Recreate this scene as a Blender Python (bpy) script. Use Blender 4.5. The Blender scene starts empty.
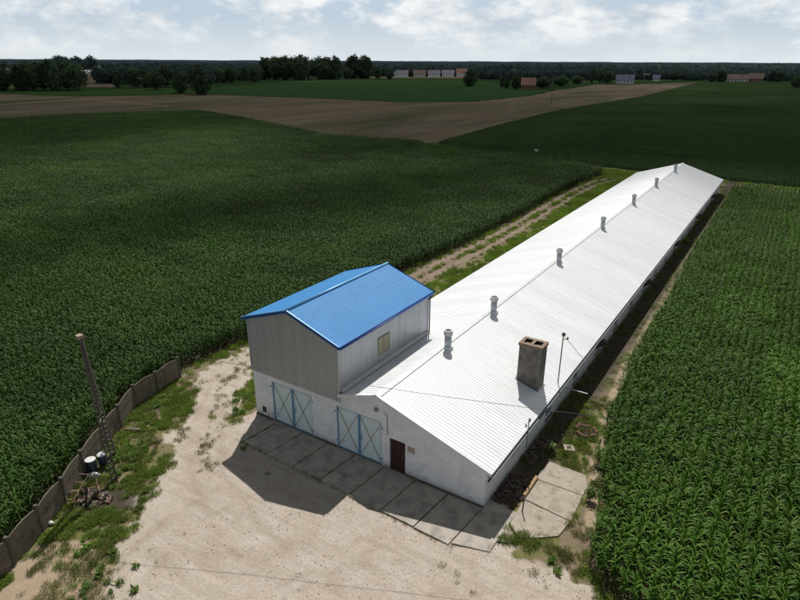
import bpy, math, random
import numpy as np
from math import radians as R
from mathutils import Vector, noise as mn
random.seed(7); rng = np.random.default_rng(7)
SC = bpy.context.scene
COL = SC.collection

# ------------------------------------------------------------ camera
CP = np.array([25.473, -22.607, 21.073]); YAW, PIT, ROLL, FPX = -0.573, 0.382, 0.005, 594.9
_F = np.array([math.sin(YAW)*math.cos(PIT), math.cos(YAW)*math.cos(PIT), -math.sin(PIT)])
_Rv = np.array([math.cos(YAW), -math.sin(YAW), 0.0]); _U = np.cross(_Rv, _F)
_R2 = math.cos(ROLL)*_Rv + math.sin(ROLL)*_U; _U2 = -math.sin(ROLL)*_Rv + math.cos(ROLL)*_U

def gp(u, v, z=0.0):
    """world point on the level z seen at photo position (u, v)"""
    d = _F + _R2*(u-400)/FPX - _U2*(v-300)/FPX
    p = CP + (z-CP[2])/d[2]*d
    return (float(p[0]), float(p[1]))

cam_data = bpy.data.cameras.new('camera'); cam = bpy.data.objects.new('camera', cam_data); COL.objects.link(cam)
from mathutils import Matrix
cam.matrix_world = Matrix(((_R2[0], _U2[0], -_F[0], CP[0]), (_R2[1], _U2[1], -_F[1], CP[1]), (_R2[2], _U2[2], -_F[2], CP[2]), (0, 0, 0, 1)))
cam_data.sensor_width = 36; cam_data.lens = 36*FPX/800; cam_data.clip_end = 30000; cam_data.clip_start = 0.5
SC.camera = cam

# ------------------------------------------------------------ helpers
class MB:
    def __init__(s): s.v = []; s.f = []; s.mi = []
    def face(s, pts, mi=0):
        n = len(s.v); s.v += [tuple(p) for p in pts]; s.f.append(tuple(range(n, n+len(pts)))); s.mi.append(mi)
    def box(s, x0, y0, z0, x1, y1, z1, mi=0, M=None):
        c = [(x0,y0,z0),(x1,y0,z0),(x1,y1,z0),(x0,y1,z0),(x0,y0,z1),(x1,y0,z1),(x1,y1,z1),(x0,y1,z1)]
        if M is not None: c = [tuple(M @ Vector(p)) for p in c]
        n = len(s.v); s.v += c
        for f in ((0,3,2,1),(4,5,6,7),(0,1,5,4),(1,2,6,5),(2,3,7,6),(3,0,4,7)):
            s.f.append(tuple(n+i for i in f)); s.mi.append(mi)
        return s
    def bar(s, a, b, w, h=None, mi=0):
        a = Vector(a); b = Vector(b); h = h or w; d = b-a; L = d.length
        q = d.to_track_quat('Z', 'Y').to_matrix().to_4x4(); M = Matrix.Translation(a) @ q
        return s.box(-w/2, -h/2, 0, w/2, h/2, L, mi, M)
    def tube(s, pts, r, n=8, mi=0, caps=True):
        pts = [Vector(p) for p in pts]; rs = r if isinstance(r, (list, tuple)) else [r]*len(pts)
        base = len(s.v)
        for i, p in enumerate(pts):
            d = (pts[min(i+1, len(pts)-1)]-pts[max(i-1, 0)]); q = d.to_track_quat('Z', 'Y')
            for k in range(n):
                a = 2*math.pi*k/n; s.v.append(tuple(p + q @ Vector((math.cos(a)*rs[i], math.sin(a)*rs[i], 0))))
        for i in range(len(pts)-1):
            for k in range(n):
                a = base+i*n+k; b = base+i*n+(k+1) % n
                s.f.append((a, b, b+n, a+n)); s.mi.append(mi)
        if caps:
            s.f.append(tuple(base+k for k in range(n))[::-1]); s.mi.append(mi)
            s.f.append(tuple(base+(len(pts)-1)*n+k for k in range(n))); s.mi.append(mi)
        return s
    def build(s, name, mats, parent=None, smooth=False, loc=None):
        me = bpy.data.meshes.new(name); me.from_pydata(s.v, [], s.f)
        for m in (mats if isinstance(mats, (list, tuple)) else [mats]): me.materials.append(m)
        me.polygons.foreach_set('material_index', s.mi)
        if smooth: me.polygons.foreach_set('use_smooth', [True]*len(s.f))
        me.update()
        o = bpy.data.objects.new(name, me); COL.objects.link(o)
        if parent is not None: o.parent = parent
        if loc is not None: o.location = loc
        return o

def np_mesh(name, V, F, mats, smooth=False):
    me = bpy.data.meshes.new(name)
    V = np.asarray(V, dtype=np.float32); F = np.asarray(F, dtype=np.int32); k = F.shape[1]
    me.vertices.add(len(V)); me.vertices.foreach_set('co', V.ravel())
    me.loops.add(F.size); me.loops.foreach_set('vertex_index', F.ravel())
    me.polygons.add(len(F)); me.polygons.foreach_set('loop_start', np.arange(0, F.size, k, dtype=np.int32))
    for m in (mats if isinstance(mats, (list, tuple)) else [mats]): me.materials.append(m)
    me.update(calc_edges=True)
    if smooth: me.polygons.foreach_set('use_smooth', np.ones(len(F), dtype=bool))
    return me
def link(name, me, parent=None):
    o = bpy.data.objects.new(name, me); COL.objects.link(o)
    if parent is not None: o.parent = parent
    return o
def tag(o, label=None, cat=None, group=None, kind=None):
    if label: o['label'] = label
    if cat: o['category'] = cat
    if group: o['group'] = group
    if kind: o['kind'] = kind
    return o
def thing(name, label, cat, loc=(0,0,0), group=None, rz=0):
    o = bpy.data.objects.new(name, None); COL.objects.link(o); o.location = loc; o.rotation_euler.z = rz
    return tag(o, label, cat, group)
def dup(root, loc, rz=0, scale=1, label=None, group=None):
    def cp(o, par):
        c = o.copy(); COL.objects.link(c)
        if par is not None: c.parent = par
        for ch in list(o.children): cp(ch, c)
        return c
    r = cp(root, None); r.location = loc; r.rotation_euler.z = rz; r.scale = (scale,)*3 if not isinstance(scale, (tuple, list)) else scale
    if label: r['label'] = label
    if group: r['group'] = group
    return r

# ------------------------------------------------------------ materials
def newmat(name):
    m = bpy.data.materials.new(name); m.use_nodes = True; nt = m.node_tree
    for n in list(nt.nodes): nt.nodes.remove(n)
    out = nt.nodes.new('ShaderNodeOutputMaterial'); b = nt.nodes.new('ShaderNodeBsdfPrincipled')
    nt.links.new(b.outputs[0], out.inputs[0]); return m, nt, b, out
def N(nt, typ, **kw):
    n = nt.nodes.new(typ)
    for k, v in kw.items(): setattr(n, k, v)
    return n
def noise_tex(nt, scale, detail=5, rough=.6, vec=None, dist=0):
    n = N(nt, 'ShaderNodeTexNoise'); n.inputs['Scale'].default_value = scale; n.inputs['Detail'].default_value = detail
    n.inputs['Roughness'].default_value = rough; n.inputs['Distortion'].default_value = dist
    if vec is not None: nt.links.new(vec, n.inputs['Vector'])
    return n
def ramp(nt, src, stops):
    r = N(nt, 'ShaderNodeValToRGB'); e = r.color_ramp.elements
    while len(e) < len(stops): e.new(.5)
    for i, (p, c) in enumerate(stops):
        e[i].position = p; e[i].color = (c, c, c, 1) if not isinstance(c, (tuple, list)) else (*c, 1)
    nt.links.new(src, r.inputs[0]); return r
def mix(nt, fac, a, b, mode='MIX'):
    m = N(nt, 'ShaderNodeMix', data_type='RGBA', blend_type=mode)
    def put(v, sock):
        if isinstance(v, (int, float)): sock.default_value = v if sock.type == 'VALUE' else (v, v, v, 1)
        elif isinstance(v, (tuple, list)): sock.default_value = (*v, 1) if len(v) == 3 else v
        else: nt.links.new(v, sock)
    put(fac, m.inputs[0]); put(a, m.inputs[6]); put(b, m.inputs[7]); return m.outputs[2]
def bump(nt, b, h, strength=.3, dist=.02):
    bp = N(nt, 'ShaderNodeBump'); bp.inputs['Strength'].default_value = strength; bp.inputs['Distance'].default_value = dist
    nt.links.new(h, bp.inputs['Height']); nt.links.new(bp.outputs[0], b.inputs['Normal'])
def objco(nt): return N(nt, 'ShaderNodeTexCoord').outputs['Object']

def mat(name, c1, c2=None, scale=3, rough=.8, metal=0, bmp=.2, bscale=None, bdist=.01, stain=None, stain_scale=.7, stain_lo=.5, stain_hi=.7, spec=.5, stretch=None):
    m, nt, b, out = newmat(name); co = objco(nt)
    if stretch:
        mp = N(nt, 'ShaderNodeMapping'); mp.inputs['Scale'].default_value = stretch; nt.links.new(co, mp.inputs[0]); co = mp.outputs[0]
    c2 = c2 or tuple(x*.75 for x in c1)
    n = noise_tex(nt, scale, 6, .65, co); r = ramp(nt, n.outputs[0], [(.3, c1), (.7, c2)]); col = r.outputs[0]
    if stain:
        n2 = noise_tex(nt, stain_scale, 7, .7, co, .4); r2 = ramp(nt, n2.outputs[0], [(stain_lo, 0.), (stain_hi, 1.)])
        col = mix(nt, r2.outputs[0], col, stain)
    nt.links.new(col, b.inputs['Base Color']); b.inputs['Roughness'].default_value = rough; b.inputs['Metallic'].default_value = metal
    b.inputs['Specular IOR Level'].default_value = spec
    if bmp: bump(nt, b, noise_tex(nt, bscale or scale*6, 4, .6, co).outputs[0], bmp, bdist)
    return m

M = {}
# long hall roof: white coated trapezoidal sheet, panels differ a little, dirt streaks run down the slope
m, nt, b, out = newmat('white_roof_sheet'); co = objco(nt)
sx = N(nt, 'ShaderNodeSeparateXYZ'); nt.links.new(co, sx.inputs[0])
fl = N(nt, 'ShaderNodeMath', operation='SNAP'); nt.links.new(sx.outputs[1], fl.inputs[0]); fl.inputs[1].default_value = 1.05
wn = N(nt, 'ShaderNodeTexWhiteNoise', noise_dimensions='1D'); nt.links.new(fl.outputs[0], wn.inputs['W'])
c0 = mix(nt, wn.outputs[0], (.68, .69, .71), (.755, .76, .77))
mp = N(nt, 'ShaderNodeMapping'); mp.inputs['Scale'].default_value = (.25, 2.2, 1); nt.links.new(co, mp.inputs[0])
st = ramp(nt, noise_tex(nt, 1.6, 6, .6, mp.outputs[0]).outputs[0], [(.44, 0.), (.72, .5)])
c1 = mix(nt, st.outputs[0], c0, (.52, .52, .52))
big = ramp(nt, noise_tex(nt, .12, 4, .6, co).outputs[0], [(.4, 0.), (.7, .25)])
c1 = mix(nt, big.outputs[0], c1, (.60, .62, .66))
nt.links.new(c1, b.inputs['Base Color']); b.inputs['Roughness'].default_value = .46; b.inputs['Specular IOR Level'].default_value = .8; b.inputs['Metallic'].default_value = .1
M['roof'] = m
M['white_metal'] = mat('white_metal', (.75, .76, .77), (.62, .63, .65), 2, .45, .1, .05)
M['blue_roof'] = mat('blue_roof_sheet', (.030, .185, .44), (.040, .22, .50), .8, .6, .0, .04, spec=.22)
M['blue_trim'] = mat('blue_trim', (.012, .06, .26), (.016, .075, .31), 2, .45, .1, .03)
M['blue_ridge'] = mat('blue_ridge_cap', (.12, .34, .60), (.14, .37, .63), 2, .4, .1, .03)
# grey vertical cladding
def clad(name, c1, c2):
    m, nt, b, out = newmat(name); co = objco(nt)
    mp = N(nt, 'ShaderNodeMapping'); mp.inputs['Scale'].default_value = (1.3, 1.3, .12); nt.links.new(co, mp.inputs[0])
    r = ramp(nt, noise_tex(nt, 1.6, 6, .6, mp.outputs[0]).outputs[0], [(.3, c1), (.7, c2)])
    nt.links.new(r.outputs[0], b.inputs['Base Color']); b.inputs['Roughness'].default_value = .42; b.inputs['Metallic'].default_value = .35
    return m
M['clad_front'] = clad('grey_front_cladding', (.36, .37, .385), (.43, .44, .45))
M['clad_side'] = clad('pale_side_cladding', (.42, .44, .47), (.52, .54, .57))
# whitewashed masonry
m, nt, b, out = newmat('whitewashed_masonry'); co = objco(nt)
n1 = ramp(nt, noise_tex(nt, 1.1, 8, .7, co, .6).outputs[0], [(.38, (.80, .81, .83)), (.62, (.66, .67, .70))])
n2 = ramp(nt, noise_tex(nt, 3.2, 8, .75, co, 1.2).outputs[0], [(.56, 0.), (.66, .7)])
c = mix(nt, n2.outputs[0], n1.outputs[0], (.47, .46, .45))
br = N(nt, 'ShaderNodeTexBrick'); mp = N(nt, 'ShaderNodeMapping'); mp.inputs['Rotation'].default_value = (R(90), 0, 0); nt.links.new(co, mp.inputs[0]); nt.links.new(mp.outputs[0], br.inputs[0])
br.inputs['Scale'].default_value = 1.0; br.inputs['Brick Width'].default_value = .5; br.inputs['Row Height'].default_value = .24; br.inputs['Mortar Size'].default_value = .012; br.inputs['Color1'].default_value = (1,1,1,1); br.inputs['Color2'].default_value = (.95,.95,.95,1); br.inputs['Mortar'].default_value = (.72,.72,.72,1)
c = mix(nt, .35, c, br.outputs[0], 'MULTIPLY')
sx = N(nt, 'ShaderNodeSeparateXYZ'); nt.links.new(co, sx.inputs[0])
dz = N(nt, 'ShaderNodeMath', operation='MULTIPLY_ADD'); nt.links.new(noise_tex(nt, 2.5, 6, .7, co).outputs[0], dz.inputs[0]); dz.inputs[1].default_value = 1.1; nt.links.new(sx.outputs[2], dz.inputs[2])
low = ramp(nt, dz.outputs[0], [(.50, 1.), (1.1, 0.)])
c = mix(nt, low.outputs[0], c, (.27, .26, .25))
nt.links.new(c, b.inputs['Base Color']); b.inputs['Roughness'].default_value = .9
bump(nt, b, noise_tex(nt, 9, 8, .7, co).outputs[0], .5, .03); M['wall'] = m

M['door_pale'] = mat('pale_door_paint', (.66, .76, .77), (.58, .68, .70), 2.5, .55, 0, .1, stain=(.50, .55, .54), stain_scale=3)
M['door_blue'] = mat('blue_frame_paint', (.16, .33, .48), (.13, .27, .41), 6, .5, .1, .05)
M['brace'] = mat('rusty_tan_brace', (.38, .33, .22), (.26, .24, .2), 6, .6)
M['brown_door'] = mat('brown_door_paint', (.045, .016, .010), (.030, .012, .009), 4, .5, stretch=(4, 4, .4))
M['concrete'] = mat('weathered_concrete', (.41, .365, .315), (.29, .26, .225), 1.3, .9, 0, .5, 14, .02, stain=(.16, .145, .125), stain_scale=1.3, stain_lo=.50, stain_hi=.74)
M['concrete_pale'] = mat('dry_pale_concrete', (.37, .32, .26), (.28, .24, .19), 1.6, .9, 0, .5, 14, .02, stain=(.16, .14, .10), stain_scale=1.9, stain_lo=.5, stain_hi=.7)
M['concrete_dark'] = mat('dark_old_concrete', (.19, .152, .115), (.10, .080, .060), 2.2, .95, 0, .5, 16, .02, stain=(.045, .05, .035), stain_scale=2.5)
M['concrete_post'] = mat('grey_post_concrete', (.12, .108, .094), (.065, .058, .050), 3, .95, 0, .5, 16, .02)
M['chimney'] = mat('sooty_chimney_render', (.24, .215, .19), (.12, .108, .098), 2.4, .95, 0, .7, 9, .03, stain=(.07, .062, .055), stain_scale=1.7, stain_lo=.48)
M['chimney_top'] = mat('rusty_chimney_cap', (.25, .18, .13), (.15, .11, .085), 4, .9)
M['dark'] = mat('dark_opening', (.012, .012, .014), (.006, .006, .007), 2, .6)
M['glass'] = mat('dark_window_glass', (.02, .028, .038), (.012, .018, .025), 2, .12, 0, 0)
M['dirty_glass'] = mat('yellowed_window', (.36, .33, .20), (.24, .23, .15), 5, .35)
M['frame_white'] = mat('white_window_frame', (.52, .56, .62), (.42, .46, .52), 5, .6)
M['galv'] = mat('galvanised_steel', (.40, .41, .42), (.28, .29, .30), 5, .4, .6, .05)
M['galv_light'] = mat('light_steel', (.55, .57, .60), (.40, .42, .45), 5, .4, .4, .05)
M['rust'] = mat('rusty_steel', (.17, .09, .055), (.09, .045, .028), 8, .8)
M['pink_paint'] = mat('faded_pink_paint', (.42, .27, .22), (.25, .13, .09), 8, .7)
M['wood'] = mat('grey_old_wood', (.16, .13, .10), (.085, .065, .05), 3, .9, stretch=(8, 1, 8))
M['orange_wood'] = mat('orange_plank_wood', (.34, .21, .10), (.22, .13, .065), 4, .8)
M['brick'] = mat('broken_red_brick', (.12, .052, .036), (.07, .034, .026), 4, .9)
M['barrel_blue'] = mat('dark_blue_plastic', (.018, .030, .060), (.012, .020, .042), 3, .4)
M['lid'] = mat('white_plastic_lid', (.62, .62, .60), (.50, .50, .48), 4, .5)
M['bag'] = mat('white_sack', (.62, .60, .57), (.45, .43, .40), 6, .8, 0, .6, 12, .03)
M['cable'] = mat('black_cable', (.02, .02, .022), (.015, .015, .016), 4, .6)
M['sign_border'] = mat('faded_orange_sign', (.48, .30, .18), (.42, .27, .18), 5, .6)
M['sign_face'] = mat('pale_sign_face', (.42, .36, .28), (.30, .27, .22), 14, .6)
M['porcelain'] = mat('brown_insulator', (.10, .05, .03), (.07, .035, .02), 4, .25)

# foliage ------------------------------------------------
def leafmat(name, c1, c2, c3=None, rough=.5, trans=.25, bigscale=.03, spec=.5, hue_attr='v', xgrad=False, haze=None):
    m, nt, b, out = newmat(name)
    at = N(nt, 'ShaderNodeAttribute', attribute_name=hue_attr)
    geo = N(nt, 'ShaderNodeNewGeometry')
    col = ramp(nt, at.outputs['Fac'], [(0., c1), (.85, c2), (1., c3 or c2)]).outputs[0]
    big = ramp(nt, noise_tex(nt, bigscale, 4, .6, geo.outputs['Position']).outputs[0], [(.3, .68), (.7, 1.25)])
    col = mix(nt, 1.0, col, big.outputs[0], 'MULTIPLY')
    if haze:   # aerial haze painted into the leaf colour, growing with distance from the farm
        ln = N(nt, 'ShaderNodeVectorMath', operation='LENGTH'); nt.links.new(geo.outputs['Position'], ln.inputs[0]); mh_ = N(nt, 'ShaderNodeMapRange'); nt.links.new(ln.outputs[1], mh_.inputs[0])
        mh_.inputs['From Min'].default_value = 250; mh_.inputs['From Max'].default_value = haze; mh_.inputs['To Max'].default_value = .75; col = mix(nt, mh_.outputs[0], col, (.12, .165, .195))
    if xgrad:   # the field right of the hall is a lighter, younger stand
        sx = N(nt, 'ShaderNodeSeparateXYZ'); nt.links.new(geo.outputs['Position'], sx.inputs[0]); mr = N(nt, 'ShaderNodeMapRange'); nt.links.new(sx.outputs[0], mr.inputs[0])
        mr.inputs['From Min'].default_value = 5; mr.inputs['From Max'].default_value = 17; col = mix(nt, mr.outputs[0], col, mix(nt, 1.0, col, (1.42, 1.42, 1.05), 'MULTIPLY'))
    oi = N(nt, 'ShaderNodeObjectInfo'); rr = ramp(nt, oi.outputs['Random'], [(0., .8), (1., 1.2)])
    col = mix(nt, 1.0, col, rr.outputs[0], 'MULTIPLY')
    nt.links.new(col, b.inputs['Base Color']); b.inputs['Roughness'].default_value = rough; b.inputs['Specular IOR Level'].default_value = spec
    tr = N(nt, 'ShaderNodeBsdfTranslucent'); c2_ = mix(nt, 1.0, col, (1.3, 1.5, .6), 'MULTIPLY'); nt.links.new(c2_, tr.inputs[0])
    ms = N(nt, 'ShaderNodeMixShader'); ms.inputs[0].default_value = trans
    nt.links.new(b.outputs[0], ms.inputs[1]); nt.links.new(tr.outputs[0], ms.inputs[2]); nt.links.new(ms.outputs[0], out.inputs[0])
    return m
M['corn'] = leafmat('corn_leaf', (.019, .051, .007), (.049, .105, .016), (.12, .145, .050), .62, .2, .035, .16, xgrad=True)
M['grass'] = leafmat('grass_blade', (.12, .19, .030), (.22, .29, .060), (.30, .30, .11), .6, .3, .25, .25)
M['dry_grass'] = leafmat('dry_grass_blade', (.12, .13, .045), (.21, .20, .085), (.33, .28, .15), .7, .25, .3, .2)
M['weed'] = leafmat('weed_leaf', (.08, .15, .025), (.15, .23, .048), (.18, .22, .07), .55, .3, .3, .25)
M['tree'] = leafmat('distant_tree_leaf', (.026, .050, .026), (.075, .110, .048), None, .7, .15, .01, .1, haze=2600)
M['tree_far'] = leafmat('hazy_distant_leaf', (.036, .056, .054), (.060, .088, .080), None, .8, .1, .004, .05, haze=2200)  # bluish haze tint painted into the base colour
M['bark'] = mat('dark_bark', (.06, .045, .035), (.035, .028, .022), 2, .95)

# ------------------------------------------------------------ light
EL = 53.2; SUNV = Vector((-.35, .66, 0)).normalized()*math.cos(R(EL)) + Vector((0, 0, math.sin(R(EL))))
sd = bpy.data.lights.new('sun', 'SUN'); sd.energy = 5.0; sd.angle = R(.53); sd.color = (1, .965, .91)
so = bpy.data.objects.new('sun', sd); COL.objects.link(so); so.rotation_euler = (-SUNV).to_track_quat('-Z', 'Y').to_euler(); so.location = (0, 0, 60)
w = bpy.data.worlds.new('World'); SC.world = w; w.use_nodes = True; nt = w.node_tree
for n in list(nt.nodes): nt.nodes.remove(n)
wo = N(nt, 'ShaderNodeOutputWorld'); bg = N(nt, 'ShaderNodeBackground'); nt.links.new(bg.outputs[0], wo.inputs[0])
sky = N(nt, 'ShaderNodeTexSky', sky_type='NISHITA'); sky.sun_disc = False; sky.sun_elevation = R(EL); sky.sun_rotation = math.atan2(SUNV.x, SUNV.y)
sky.air_density = 1.0; sky.dust_density = 1.0; sky.ozone_density = 1.0; sky.altitude = 50
tc = N(nt, 'ShaderNodeTexCoord'); sp = N(nt, 'ShaderNodeSeparateXYZ'); nt.links.new(tc.outputs['Generated'], sp.inputs[0])
zz = N(nt, 'ShaderNodeMath', operation='ADD'); nt.links.new(sp.outputs[2], zz.inputs[0]); zz.inputs[1].default_value = .10
zm = N(nt, 'ShaderNodeMath', operation='MAXIMUM'); nt.links.new(zz.outputs[0], zm.inputs[0]); zm.inputs[1].default_value = .02
dx = N(nt, 'ShaderNodeMath', operation='DIVIDE'); nt.links.new(sp.outputs[0], dx.inputs[0]); nt.links.new(zm.outputs[0], dx.inputs[1])
dy = N(nt, 'ShaderNodeMath', operation='DIVIDE'); nt.links.new(sp.outputs[1], dy.inputs[0]); nt.links.new(zm.outputs[0], dy.inputs[1])
cb = N(nt, 'ShaderNodeCombineXYZ'); nt.links.new(dx.outputs[0], cb.inputs[0]); nt.links.new(dy.outputs[0], cb.inputs[1])
mpc = N(nt, 'ShaderNodeMapping'); mpc.inputs['Scale'].default_value = (1, 1, 2.1); mpc.inputs['Location'].default_value = (2.3, .7, .1); nt.links.new(tc.outputs['Generated'], mpc.inputs[0])
cn = noise_tex(nt, 7.6, 12, .57, mpc.outputs[0], .05); cm = ramp(nt, cn.outputs[0], [(.42, 0.), (.51, 1.)])
mpo = N(nt, 'ShaderNodeMapping'); mpo.inputs['Location'].default_value = (2.32, .7, .12); mpo.inputs['Scale'].default_value = (1, 1, 2.4); nt.links.new(tc.outputs['Generated'], mpo.inputs[0])
cs = noise_tex(nt, 10.5, 12, .60, mpo.outputs[0], .1)
cc = ramp(nt, cs.outputs[0], [(.40, (9.0, 10.6, 12.2)), (.50, (13.0, 13.9, 14.7)), (.60, (17.2, 17.3, 17.3))])
skyblue = mix(nt, .75, sky.outputs[0], (9.4, 11.9, 14.8))
cl = mix(nt, cm.outputs[0], skyblue, cc.outputs[0])
hz = ramp(nt, sp.outputs[2], [(0., .95), (.06, .12)])
cl = mix(nt, hz.outputs[0], cl, (13.2, 14.2, 14.9))
hi = ramp(nt, sp.outputs[2], [(.11, 1.), (.35, .27)])
cl = mix(nt, 1.0, cl, hi.outputs[0], 'MULTIPLY')
nt.links.new(cl, bg.inputs[0]); bg.inputs[1].default_value = .055

# ------------------------------------------------------------ polygons
def inside(px, py, poly):
    px = np.asarray(px); py = np.asarray(py); r = np.zeros(px.shape, bool); n = len(poly)
    for i in range(n):
        x1, y1 = poly[i]; x2, y2 = poly[(i+1) % n]
        c = ((y1 > py) != (y2 > py))
        with np.errstate(divide='ignore', invalid='ignore'):
            xi = (x2-x1)*(py-y1)/(y2-y1+1e-12)+x1
        r ^= (c & (px < xi))
    return r
def sdist(px, py, poly):
    """signed distance, positive inside"""
    px = np.asarray(px, float); py = np.asarray(py, float); d = np.full(px.shape, 1e9); n = len(poly)
    for i in range(n):
        ax, ay = poly[i]; bx, by = poly[(i+1) % n]; vx, vy = bx-ax, by-ay; L = vx*vx+vy*vy+1e-12
        t = np.clip(((px-ax)*vx+(py-ay)*vy)/L, 0, 1); d = np.minimum(d, np.hypot(px-ax-t*vx, py-ay-t*vy))
    return np.where(inside(px, py, poly), d, -d)
def smooth(a, b, x): t = np.clip((x-a)/(b-a), 0, 1); return t*t*(3-2*t)
def fbm(x, y, s, o=4, seed=0.):
    out = np.empty(len(x)); 
    for i in range(len(x)): out[i] = mn.fractal(Vector((x[i]*s+seed, y[i]*s-seed, seed*.37)), 1.0, 2.0, o)
    return out   # about -1..1

GRAVEL = [gp(*p) for p in [(118,602),(135,520),(165,470),(176,458),(172,430),(190,414),(197,392),(208,369),(226,359),(248,349)]] + \
         [(-6.9,9),(-6.7,27),(-5.6,27),(-5.4,8)] + [gp(250,362), gp(244,383), gp(235,398), gp(228,425), gp(255,414)] + \
         [(0,1),(17.0,1),(17.2,-1.6)] + [gp(*p) for p in [(514,546),(520,561),(544,567),(568,582),(592,597)]] + [(24,-4),(24,-26),(12,-30)]
SAND = [gp(*p) for p in [(0,590),(15,568),(40,548),(75,530),(95,548),(112,602)]] + [(4,-20),(0,-19)]
FENCE = [gp(*p) for p in [(14,565),(43,532),(66,503),(85,475),(105,447),(121,427),(136,406),(158,392),(180,377)]]
L_CORN = [(-1.6,-19.5),(-1.3,-15.2),(-2.1,-13.4),(-3.1,-11.7),(-4.4,-9.9),(-5.9,-7.9),(-7.0,-6.1),(-8.2,-4.1),(-8.8,-2.0),(-9.3,.6),(-9.0,5),(-8.0,12),(-7.3,27),(-6.5,40),(-6.4,60),(-7.0,77),(-6.5,92),(-5.6,101),
          (-14,107),(-54,114),(-60,118)] + [gp(*p) for p in [(330,139),(250,122),(200,113),(90,117),(0,122)]] + [(-330,40),(-300,-50),(-60,-42),(-8,-30)]
R_CORN = [gp(650,630,.2), gp(624,601,.2), gp(606,583,.2), gp(591,562,.3),(21.1,2.8),(20.2,6.3),(19.35,10.7),(18.65,20),(18.2,47),(18.2,78),(18.1,97),(62,101.5),(62,-9),(33,-9)]
TRK_C = [(-6.6,5),(-5.6,18),(-4.9,28),(-4.3,40),(-4.2,50),(-4.5,62),(-5.0,77),(-4.5,91),(-2.6,98.5),(1.5,100.8),(10,101.5),(19,103.5)]
def polydist(px, py, line):
    d = np.full(px.shape, 1e9); sg = np.zeros(px.shape)
    for (ax, ay), (bx, by) in zip(line[:-1], line[1:]):
        vx, vy = bx-ax, by-ay; L = vx*vx+vy*vy; t = np.clip(((px-ax)*vx+(py-ay)*vy)/L, 0, 1)
        dd = np.hypot(px-ax-t*vx, py-ay-t*vy); cr = (vx*(py-ay)-vy*(px-ax))
        k = dd < d; d = np.where(k, dd, d); sg = np.where(k, np.sign(cr), sg)
    return d*sg     # + left of direction

# ------------------------------------------------------------ ground sheets
def ground_weights(x, y):
    n1 = fbm(x, y, .35, 5, 3.1); n2 = fbm(x, y, 1.3, 4, 9.2)
    dg = sdist(x, y, GRAVEL)
    gravel = smooth(-.95, .7, dg + n1*1.0 + n2*.55)
    t = polydist(x, y, TRK_C); a = np.abs(t)
    rut = smooth(.62, .28, np.abs(a-.88) + n2*.07 + n1*.05) * smooth(2.1, 1.6, a)
    # the same two ruts run on through the bend into the yard
    rut = rut*smooth(4, 12, y)
    midgrass = np.exp(-((t)/.38)**2)*smooth(2, 10, y)
    gravel = np.maximum(gravel*(1-.85*midgrass*smooth(-.2, .5, n1+n2+.35)), rut*.85)
    trackdirt = np.maximum(smooth(2.2, 1.9, a)*smooth(6, 14, y)*.85, rut)
    sand = smooth(-.5, .5, sdist(x, y, SAND)+n1*.9+n2*.4)
    # bare earth strip between hall and right-hand corn
    ex = np.interp(y, [-5, 2.8, 6.3, 10.7, 20, 47, 97], [22.3, 21.1, 20.2, 19.35, 18.65, 18.2, 18.1])
    strip = np.exp(-((x-(ex-.35))/.42)**2)*smooth(-2, 3, y)*smooth(101, 96, y)
    earth = np.maximum(trackdirt, smooth(-.35, .35, n1*.8+n2*.5+.1)*(x > 15.8)*(y > -4)*.72)
    earth = np.maximum(earth, smooth(-.35, .4, n2*.8+n1*.5)*.85*(x < 3)*(y < 9))
    earth = np.maximum(earth, smooth(-.05, .5, n1+n2*.6-.25)*(y < 12))
    sc = np.exp(-(((x-gp(115,500)[0])/1.3)**2+((y-gp(115,500)[1])/1.0)**2))
    sc = np.maximum(sc, .9*np.exp(-((x-gp(92,505)[0])**2+(y-gp(92,505)[1])**2)/1.0))
    scorch = smooth(.25, .7, sc + n2*.2)
    # shade painted dark into the ground along the right wall
    wall_shade = smooth(0, .5, x-15.9)*smooth(18.4, 17.3, x + n2*.4)*smooth(3.2, 4.0, y)
    soil = np.maximum(smooth(-.35, .15, sdist(x, y, R_CORN)+n2*.2), smooth(-.6, .1, sdist(x, y, L_CORN)+n2*.25))
    grass = np.clip(1-gravel-sand*.8-soil-rut, 0, 1)
    mid = [gp(*p) for p in [(250,356),(228,378),(212,410),(206,440),(208,468)]]; md_ = np.exp(-(polydist(x, y, mid)/.42)**2)*smooth(-.45, .3, n1+n2)*(y < 9)
    gravel = gravel*(1-.6*md_); earth = np.maximum(earth, md_*.7); grass = np.clip(grass+md_*.06, 0, 1)
    ty = np.zeros(x.shape)
    for line in ([gp(*p) for p in [(215,372),(195,420),(190,470),(215,530),(280,610)]], [gp(*p) for p in [(240,372),(222,415),(222,470),(260,525),(350,600)]],
                 [gp(*p) for p in [(120,560),(165,520),(215,490),(240,470)]], [gp(*p) for p in [(150,575),(195,525),(240,500),(270,490)]], [gp(*p) for p in [(250,600),(330,560),(430,560),(540,590)]], [gp(*p) for p in [(300,590),(380,545),(450,570),(480,600)]]):
        dd = np.abs(polydist(x, y, line)); ty = np.maximum(ty, np.exp(-((dd-.02)/.17)**2))
    ty = ty*smooth(-.35, .5, n1+n2*.7)*.42*gravel*(y < 10)
    return dict(tyre=ty, gravel=gravel, sand=np.maximum(sand, strip*.9), earth=earth, rut=rut, dark=np.clip(scorch+wall_shade*.9, 0, 1), soil=soil, grass=grass)

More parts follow.
